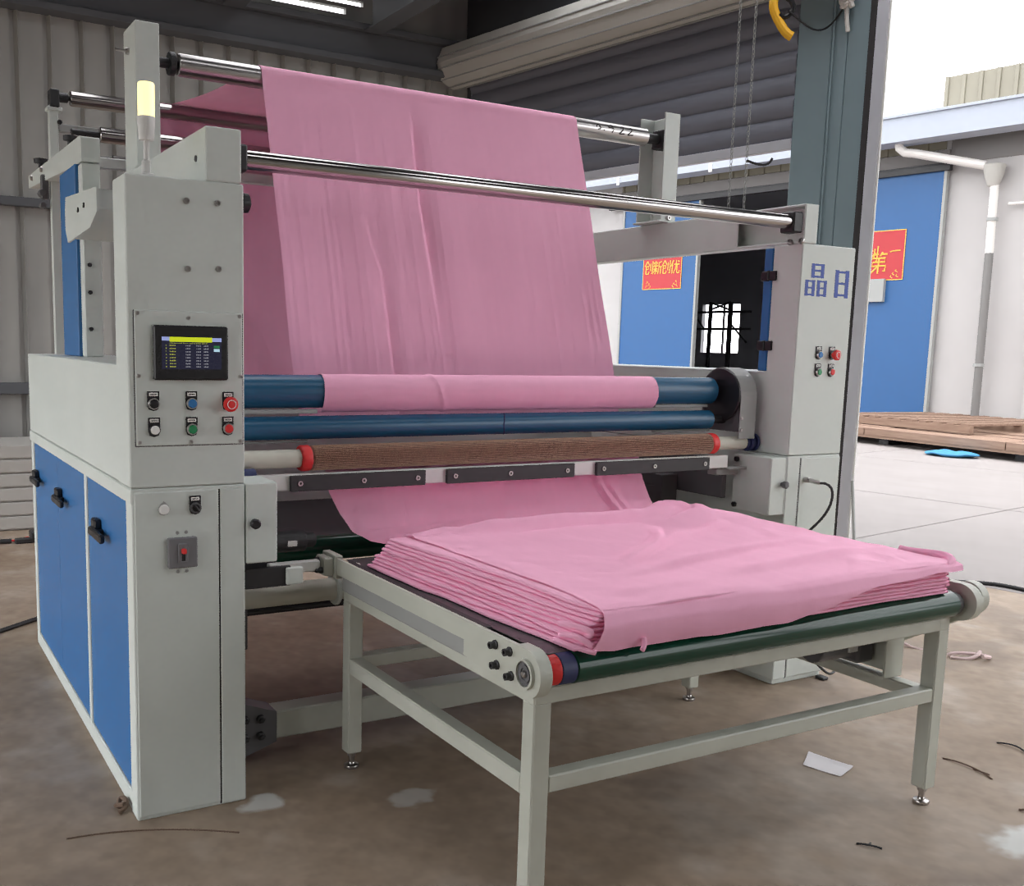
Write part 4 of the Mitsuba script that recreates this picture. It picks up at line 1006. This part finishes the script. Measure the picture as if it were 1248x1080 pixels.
def lower(u, v):
    L_ = [(0.785, 0.345, 1.16), (0.785, 0.305, 1.05), (0.788, 0.285, 1.003), (0.822, 0.26, 0.920), (0.862, 0.235, 0.857), (0.920, 0.200, 0.822), (0.985, 0.150, 0.812), (1.03, 0.06, 0.806), (1.04, 0.012, 0.80)]
    R_ = [(2.325, 0.36, 1.16), (2.325, 0.34, 1.05), (2.33, 0.325, 0.995), (2.335, 0.30, 0.945), (2.34, 0.275, 0.90), (2.35, 0.235, 0.845), (2.355, 0.19, 0.822), (2.36, 0.08, 0.81), (2.36, 0.012, 0.80)]
    uu = u[..., None]
    P = polyline(L_, v) * (1 - uu) + polyline(R_, v) * uu
    x, y, z = P[..., 0], P[..., 1], P[..., 2]
    k = np.sin(np.clip(v * 1.1, 0, 1) * np.pi)
    d = 0.020 * (meshkit.noise(np.stack([x * 30, v * 1.2, 0 * x + 8], -1), 3) - 0.5) * k * 0.35
    d += crease(x, -v, [(-1, 2.23), (-0.75, 2.17), (-0.35, 2.06), (0, 2.02)], 0.030, 0.022) * k
    d += crease(x, -v, [(-1, 2.30), (-0.75, 2.23), (-0.35, 2.12), (0, 2.07)], 0.025, 0.013) * k
    return np.stack([x, y - d * 0.7, z + d * 0.7], -1)


put(FW, 'lower_sheet', grid(lower, 160, 60), 'm_pink', True, label='cloth falling from the rollers to the folded pile')

# ================================================================== THE FOLDED PILE ON THE TABLE
FS = thing('folded_cloth', 'pile of pink cloth folded back and forth on the conveyor table', 'folded fabric')
PZ0 = RZ + RR + 0.001
NL = 9
LH = 0.0117


def layer_mesh(i):
    """one fold: a flat closed slab with rounded, wavy edges"""
    nx, ny = 70, 26
    seed = 20 + i
    f = i / (NL - 1)
    ox = 0.006 * (R.random() - 0.5)
    xl = 0.866 + 0.085 * f + 0.018 * (R.random() - 0.5)
    xr = 2.412 + 0.020 * (R.random() - 0.5)
    yf = -1.135 - 0.010 * (R.random()) + 0.008 * f
    yb = -0.005 + 0.01 * R.random() - 0.02 * f
    xl_back = xl - 0.056 - 0.01 * f
    u, v = np.meshgrid(np.linspace(0, 1, nx), np.linspace(0, 1, ny), indexing='ij')

    def outline(off):
        xa = xl_back * v + xl * (1 - v) + off + 0.018 * (meshkit.noise(np.stack([v * 9, 0 * v + i, 0 * v], -1), seed) - 0.5)
        xb = xr - off + 0.030 * (meshkit.noise(np.stack([v * 6, 0 * v + i, 0 * v + 3], -1), seed) - 0.5)
        x = xa + (xb - xa) * u
        ya = yf + off + 0.012 * (meshkit.noise(np.stack([u * 5, 0 * u + i, 0 * u + 5], -1), seed) - 0.5)
        yb_ = yb - off + 0.02 * (meshkit.noise(np.stack([u * 5, 0 * u + i, 0 * u + 7], -1), seed) - 0.5)
        y = ya + (yb_ - ya) * v
        return x, y
    # thickness swells with gentle waves, same for all layers so that they nest
    wave = lambda x, y: 0.012 * (meshkit.fbm(np.stack([x * 3.1, y * 3.0, 0 * x + 0.4], -1), 2, 1) - 0.5) * f + 0.0042 * (meshkit.noise(np.stack([x * 11, y * 9, 0 * x + i * 0.35], -1), 6) - 0.5)
    V = []
    for off, h in ((0.004, 0.0006), (0.0, LH * 0.3), (0.0, LH * 0.68), (0.004, LH * 0.97)):
        x, y = outline(off)
        V.append(np.stack([x, y, PZ0 + i * LH + h + np.maximum(wave(x, y), -0.0002 if i == 0 else -1)], -1))
    lo, m1, m2, hi = V
    vid = np.arange(nx * ny).reshape(nx, ny)
    i_, j_ = np.meshgrid(np.arange(nx - 1), np.arange(ny - 1), indexing='ij')
    a = vid[i_, j_].ravel()
    b, c, d = vid[i_ + 1, j_].ravel(), vid[i_ + 1, j_ + 1].ravel(), vid[i_, j_ + 1].ravel()
    N = nx * ny
    F = [np.stack([a, c, b], 1), np.stack([a, d, c], 1), np.stack([a, b, c], 1) + N, np.stack([a, c, d], 1) + N]
    rim = np.r_[vid[:, 0], vid[-1, 1:], vid[-2::-1, -1], vid[0, -2:0:-1]]
    P = [lo.reshape(-1, 3), hi.reshape(-1, 3), m1.reshape(-1, 3)[rim], m2.reshape(-1, 3)[rim]]
    n = len(rim)
    k = np.arange(n)
    k2 = (k + 1) % n
    for A, Bq in ((rim, 2 * N + np.arange(n)), (2 * N + np.arange(n), 2 * N + n + np.arange(n)), (2 * N + n + np.arange(n), N + rim)):
        F += [np.stack([A[k], A[k2], Bq[k2]], 1), np.stack([A[k], Bq[k2], Bq[k]], 1)]
    return trimesh.Trimesh(np.vstack(P), np.vstack(F), process=False)


for i in range(NL):
    put(FS, 'layer', layer_mesh(i), 'm_pink', 50)


def top_surface(x, y):
    z = PZ0 + NL * LH + 0.003 + 0.012 * (meshkit.fbm(np.stack([x * 3.1, y * 3.0, 0 * x + 0.4], -1), 2, 1) - 0.5)
    z = z + 0.035 * np.exp(-((x - 2.22) / 0.20) ** 2 - ((y + 0.10) / 0.20) ** 2)      # hump at the far right corner
    z = z + 0.016 * 0

    def ridge(a, b, w, h, sharp=3.0):
        a, b = np.array(a), np.array(b)
        d = b - a
        L_ = np.linalg.norm(d)
        d = d / L_
        t = (x - a[0]) * d[0] + (y - a[1]) * d[1]
        s = -(x - a[0]) * d[1] + (y - a[1]) * d[0]
        env = np.clip(t / (0.25 * L_), 0, 1) * np.clip((L_ - t) / (0.25 * L_), 0, 1)
        s = s / w
        return h * np.where(s > 0, np.exp(-s * s), np.exp(-s * s * sharp)) * env
    z = z + ridge((1.25, -0.80), (2.05, -0.32), 0.045, 0.022, 6)
    z = z + ridge((1.22, -0.86), (2.35, -0.62), 0.045, 0.018, 6)
    z = z + ridge((1.75, -0.52), (2.25, -0.28), 0.030, 0.014)
    z = z + ridge((1.60, -0.62), (1.95, -0.22), 0.026, 0.012)
    z = z + ridge((1.5, -0.98), (2.42, -0.86), 0.05, 0.018)
    z = z + ridge((0.98, -0.05), (2.25, -0.06), 0.045, 0.040, 2.2)
    z = z - ridge((1.30, -0.125), (1.95, -0.105), 0.014, 0.016, 1.0)
    z = z - ridge((2.02, -0.16), (2.30, -0.06), 0.014, 0.014, 1.0)
    z = z + 0.006 * (meshkit.noise(np.stack([x * 17 - y * 9, y * 7, 0 * x + 6], -1), 14) - 0.5) * np.clip((x - 1.5) * 1.5, 0, 1)
    z = z + ridge((2.02, -0.02), (2.35, -0.10), 0.03, 0.022, 8)
    z = z + ridge((0.90, -0.07), (1.16, -0.04), 0.03, 0.012, 6)
    z = z + ridge((1.02, -1.02), (1.5, -0.99), 0.05, 0.007)
    z = z + 0.010 * (meshkit.fbm(np.stack([x * 7 + y * 3, y * 6, 0 * x + 2], -1), 3, 12) - 0.5)
    return z


def top_sheet(u, v):
    """v=0 at the front hem; the first part of v drapes down over the front of the pile, more at the left than at the right"""
    drop = np.interp(u, [0, 0.05, 0.30, 0.46, 0.60, 0.72, 1.0], [0.086, 0.098, 0.100, 0.094, 0.055, 0.024, 0.012])
    drop = drop + 0.005 * (meshkit.noise(np.stack([u * 9, 0 * u, 0 * u], -1), 31) - 0.5)
    vb = 0.12
    xl = np.interp(v, [0, 0.12, 0.25, 1], [0.905, 0.955, 0.975, 0.955]) + 0.012 * (meshkit.noise(np.stack([v * 6, 0 * v + 2, 0 * v], -1), 8) - 0.5)
    xr = 2.452 + 0.02 * (meshkit.noise(np.stack([v * 6, 0 * v + 4, 0 * v], -1), 8) - 0.5)
    x = xl + (xr - xl) * u
    yf = -1.148 + 0.012 * np.sin(u * 9) * (1 - u)
    yb = -0.012 + 0.010 * np.sin(u * 9)
    t = np.clip((v - vb) / (1 - vb), 0, 1)
    y = yf + (yb - yf) * t
    z = top_surface(x, y)
    e = np.clip(1 - v / vb, 0, 1)
    # rounded shoulder then the hanging hem
    th = np.clip((y - yf) / 0.05, 0, 1)
    z = z - 0.012 * (1 - th) ** 2 - drop * e
    bul = np.sin(np.clip(e * drop / 0.1, 0, 1) * np.pi)
    y = y - 0.016 * np.clip(e * drop / 0.03, 0, 1) - 0.010 * bul + 0.010 * (meshkit.noise(np.stack([u * 16, e * 1.5, 0 * u + 9], -1), 3) - 0.5) * np.clip(drop / 0.09, 0, 1) * e
    # keep the hem clear of the roller it hangs over
    dy, dz = y - RY, z - RZ
    rr_ = np.sqrt(dy * dy + dz * dz)
    f = np.where((rr_ < RR + 0.004) & (dz > 0), (RR + 0.004) / rr_, 1.0)
    return np.stack([x, RY + dy * f, RZ + dz * f], -1)


put(FS, 'top_layer', grid(top_sheet, 220, 150), 'm_pink', True, label='uppermost fold of cloth, draped over the front')
# bunched corners: rolled folds at the near left, and at the far right end
for pts, r in (([(0.885, -1.06, PZ0 + 0.055), (0.895, -1.125, PZ0 + 0.060), (0.91, -1.150, PZ0 + 0.050), (0.902, -1.135, PZ0 + 0.036)], 0.009), ([(0.872, -1.07, PZ0 + 0.03), (0.888, -1.14, PZ0 + 0.034), (0.91, -1.158, PZ0 + 0.016)], 0.009),
               ([(0.868, -1.05, PZ0 + 0.012), (0.885, -1.145, PZ0 + 0.010), (0.915, -1.165, PZ0 + 0.002)], 0.008),
               ([(1.072, -1.168, PZ0 + 0.022), (1.066, -1.178, PZ0 + 0.008), (1.055, -1.182, PZ0 - 0.006)], 0.007),
               ([(2.39, -1.13, PZ0 + 0.03), (2.43, -1.10, PZ0 + 0.02), (2.46, -1.02, PZ0 + 0.03)], 0.010), ([(2.40, -1.13, PZ0 + 0.085), (2.462, -1.10, PZ0 + 0.108), (2.485, -1.02, PZ0 + 0.108), (2.47, -0.9, PZ0 + 0.104)], 0.014),
               ([(2.40, -1.12, PZ0 + 0.055), (2.44, -1.06, PZ0 + 0.06), (2.44, -0.95, PZ0 + 0.06)], 0.011)):
    put(FS, 'fold', tube(pts, r, 10, 6), 'm_pink', True)

# ================================================================== SMALL THINGS
# stack of pale steel panels at the back left
for i in range(6):
    z0 = i * 0.115
    dx = R.uniform(-0.02, 0.02)
    ord_ = ['lowest', 'second from the bottom', 'third from the bottom', 'fourth from the bottom', 'fifth from the bottom', 'topmost'][i]
    thing('steel_panel', f'pale ribbed panel in the stack by the back wall, {ord_}', 'panel', 'stacked pale panels by the back wall',
          mesh=cat(B(-2.6 + dx, 0.78 + dx, 5.50, 6.25, z0 + 0.012, z0 + 0.115, 0.006), B(-2.5, 0.70, 5.53, 6.2, z0, z0 + 0.02, 0.002)), mat='m_slat')
# floor cables
thing('cable', 'thick black cable on the floor left of the machine', 'cable', mesh=tube([(-1.2, 1.75, 0.012), (-0.6, 2.15, 0.012), (-0.15, 2.464, 0.012), (0.06, 2.64, 0.012), (0.3, 2.8, 0.012), (0.6, 2.85, 0.012)], 0.012, 8, 5), mat='m_dark')
thing('cable', 'thin red cable on the floor at the back left', 'cable', mesh=tube([(-0.6, 5.05, 0.008), (0.131, 5.06, 0.008), (0.27, 5.03, 0.012), (0.33, 5.02, 0.03)], 0.008, 6, 4), mat='m_red')
thing('cable', 'black cable on the floor in the doorway at the right', 'cable', mesh=tube([(5.55, 1.35, 0.013), (5.85, 1.05, 0.013), (6.033, 0.868, 0.013), (6.05, 0.65, 0.013), (6.25, 0.30, 0.013)], 0.013, 8, 5), mat='m_dark')
tl = thing('floor_tool', 'small dark hand tool lying on the floor at the back left', 'tool', mesh=cat(B(0.22, 0.50, 4.92, 4.97, 0.0, 0.04, 0.008), B(0.33, 0.40, 4.90, 5.02, 0.03, 0.09, 0.01), C((0.20, 4.96, 0.02), (0.12, 4.97, 0.02), 0.018, 10)), mat='m_dark')
# paper sheet, slightly curled
def pap(u, v):
    p = np.array([2.353, -0.793])[None, None] * (1 - u[..., None]) * (1 - v[..., None]) + np.array([2.503, -0.765]) * u[..., None] * (1 - v[..., None]) + np.array([2.462, -0.612]) * u[..., None] * v[..., None] + np.array([2.343, -0.66]) * (1 - u[..., None]) * v[..., None]
    return np.concatenate([p, (0.002 + 0.006 * (u - 0.5) ** 2 + 0.010 * np.clip(v - 0.75, 0, 1) * u)[..., None]], -1)
A_, B_, C_, D_ = np.array([2.345, -0.66]), np.array([2.462, -0.585]), np.array([2.503, -0.762]), np.array([2.385, -0.80])
def pap(u, v):
    u, v = u[..., None], v[..., None]
    p = A_ * (1 - u) * (1 - v) + B_ * (1 - u) * v + C_ * u * v + D_ * u * (1 - v)
    return np.concatenate([p, 0.002 + 0.008 * (u - 0.5) ** 2 + 0.02 * np.clip(v - 0.8, 0, 1)], -1)
thing('paper_sheet', 'white sheet of paper on the floor under the conveyor table', 'paper', mesh=grid(pap, 12, 10), mat='m_paper', smooth=True)


def scrap(name, label, cat_, pts, r, mat, group=None):
    ms = [tube([(x, y, r * 0.8 + z) for x, y, z in p], r, 6, 5) for p in pts]
    return thing(name, label, cat_, group, cat(ms), mat)


scrap('cloth_scrap', 'pinkish cloth strip on the floor right of the table leg', 'scrap', [[(4.18, -0.01, 0), (4.28, -0.07, 0.01), (4.35, -0.12, 0.0), (4.26, -0.15, 0.02)], [(4.16, -0.04, 0.0), (4.25, -0.10, 0.0), (4.33, -0.09, 0.02)]], 0.010, 'm_lint')
scrap('cloth_scrap', 'small pinkish lint curl on the floor behind the table leg', 'scrap', [[(4.05, 0.35, 0), (4.12, 0.25, 0.02), (4.14, 0.18, 0.0), (4.22, 0.10, 0.0)]], 0.009, 'm_lint')
scrap('dry_twig', 'short dark twig on the floor near the front right', 'twig', [[(2.00, -1.175, 0), (2.02, -1.205, 0.004), (2.045, -1.235, 0)], [(2.02, -1.205, 0.004), (2.035, -1.200, 0.004)]], 0.0035, 'm_dark')
scrap('dry_leaf', 'dry leaf stalk on the floor at the right edge', 'leaf', [[(2.90, -0.86, 0), (2.91, -0.98, 0.004), (2.885, -1.07, 0.0)], [(2.91, -0.98, 0.0), (2.90, -1.05, 0.006)]], 0.003, 'm_leaf')
scrap('dry_leaf', 'curled dark leaf near the right edge above the pale spill', 'leaf', [[(2.72, -1.27, 0), (2.74, -1.33, 0.01), (2.69, -1.36, 0.0)]], 0.004, 'm_leaf')
scrap('dry_twig', 'dark curved twig on the floor at the far right', 'twig', [[(3.25, -0.86, 0), (3.27, -0.92, 0.006), (3.24, -0.99, 0)]], 0.0035, 'm_dark')
scrap('lint_ball', 'tuft of brown lint at the cabinet corner', 'lint', [[(-0.03, 0.12, 0), (-0.015, 0.16, 0.012), (0.0 - 0.01, 0.10, 0.016), (-0.04, 0.08, 0.0)], [(-0.04, 0.13, 0.004), (-0.02, 0.09, 0.02)]], 0.008, 'm_leaf')
scrap('wire_piece', 'thin curved wire on the floor in front of the cabinet', 'wire', [[(-0.22, -0.02, 0), (-0.02, -0.06, 0), (0.15, -0.14, 0), (0.27, -0.22, 0)]], 0.0025, 'm_leaf')

# hanging chain of a hand hoist, with hook
ch = thing('hoist_chain', 'loop of hand chain hanging before the roller shutter', 'chain')
cb = PW(5.55, 2.02, 0)
lk = []


def links(x, y, z0, z1):
    out, z, i = [], z1, 0
    while z > z0:
        t = trimesh.creation.torus(0.014, 0.0028, major_sections=10, minor_sections=5)
        t.vertices *= [0.75, 1.45, 1.0]
        t.apply_transform(trimesh.transformations.rotation_matrix(math.pi / 2, [1, 0, 0]))
        if i % 2:
            t.apply_transform(trimesh.transformations.rotation_matrix(math.pi / 2, [0, 0, 1]))
        t.apply_translation([x, y, z])
        out.append(t)
        z -= 0.037
        i += 1
    return out


q1, q2 = PW(5.55, 1.93, 0), PW(5.55, 1.79, 0)
put(ch, 'links', cat(links(q1[0], q1[1], 2.62, 4.6)), 'm_grey', True, kind='stuff')
put(ch, 'links', cat(links(q2[0], q2[1], 2.62, 4.6)), 'm_grey', True, kind='stuff')
put(ch, 'bottom_loop', tube([q1 + [0, 0, 2.62], q1 * 0.7 + q2 * 0.3 + [0, 0, 2.56], q1 * 0.3 + q2 * 0.7 + [0, 0, 2.56], q2 + [0, 0, 2.62]], 0.008, 6, 4), 'm_plate')
put(ch, 'hook', tube([q2 + [0, 0, 3.0], q2 + [0.05, -0.06, 2.97], q2 + [0.10, -0.12, 2.97], q2 + [0.12, -0.14, 3.01]], 0.009, 6, 4), 'm_dark')
put(ch, 'hoist_block', cat(C((q1 + q2) / 2 + [-0.06, 0, 4.66], (q1 + q2) / 2 + [0.06, 0, 4.66], 0.10, 24), BW(5.50, 5.60, 1.80, 1.92, 4.70, 5.12)), 'm_plate')
# yellow sling with a black pulley high beside the column
ye_ = thing('yellow_sling', 'yellow sling hanging with a black hook beside the column top', 'sling')
yb = PW(5.55, 1.55, 0)
put(ye_, 'strap', tube([yb + [-0.03, 0.05, 4.14], yb + [-0.045, 0.06, 4.05], yb + [-0.01, 0.03, 3.95], yb + [0.03, -0.02, 3.86], yb + [0.055, -0.04, 3.84]], 0.032, 10, 5), 'm_yellow')
put(ye_, 'hook', cat(tube([yb + [0.0, 0.0, 4.3], yb + [0.0, 0.0, 4.12], yb + [0.05, -0.04, 4.04], yb + [0.02, -0.01, 3.98], yb + [-0.02, 0.02, 4.0]], 0.018, 8, 5)), 'm_black')
put(ye_, 'rope', tube([yb + [0.0, 0.0, 4.3], yb + [0.0, 0.0, 5.05]], 0.008, 6, 1), 'm_black')
kn = thing('rag_knot', 'pale rag knotted round the steel column near the top', 'rag')
kp = PW(5.955, 1.30, 4.09)
put(kn, 'knot', cat(tube([kp + [0, 0.05, 0.05], kp + [-0.02, 0.0, 0.0], kp + [0, -0.06, 0.04]], 0.022, 8, 4), tube([kp + [-0.01, 0.03, -0.02], kp + [-0.02, -0.02, 0.03], kp + [0, -0.05, -0.03]], 0.020, 8, 4), tube([kp, kp + [0, -0.01, -0.10], kp + [0.01, -0.02, -0.19]], 0.016, 8, 4)), 'm_pipe')
thing('hanging_wire', 'black wire sagging from the yellow hook to the column', 'wire', mesh=tube([yb + [0.02, -0.02, 4.02], yb + [0.08, -0.10, 3.93], PW(5.93, 1.42, 3.96), PW(5.965, 1.32, 4.09)], 0.007, 6, 6), mat='m_black')
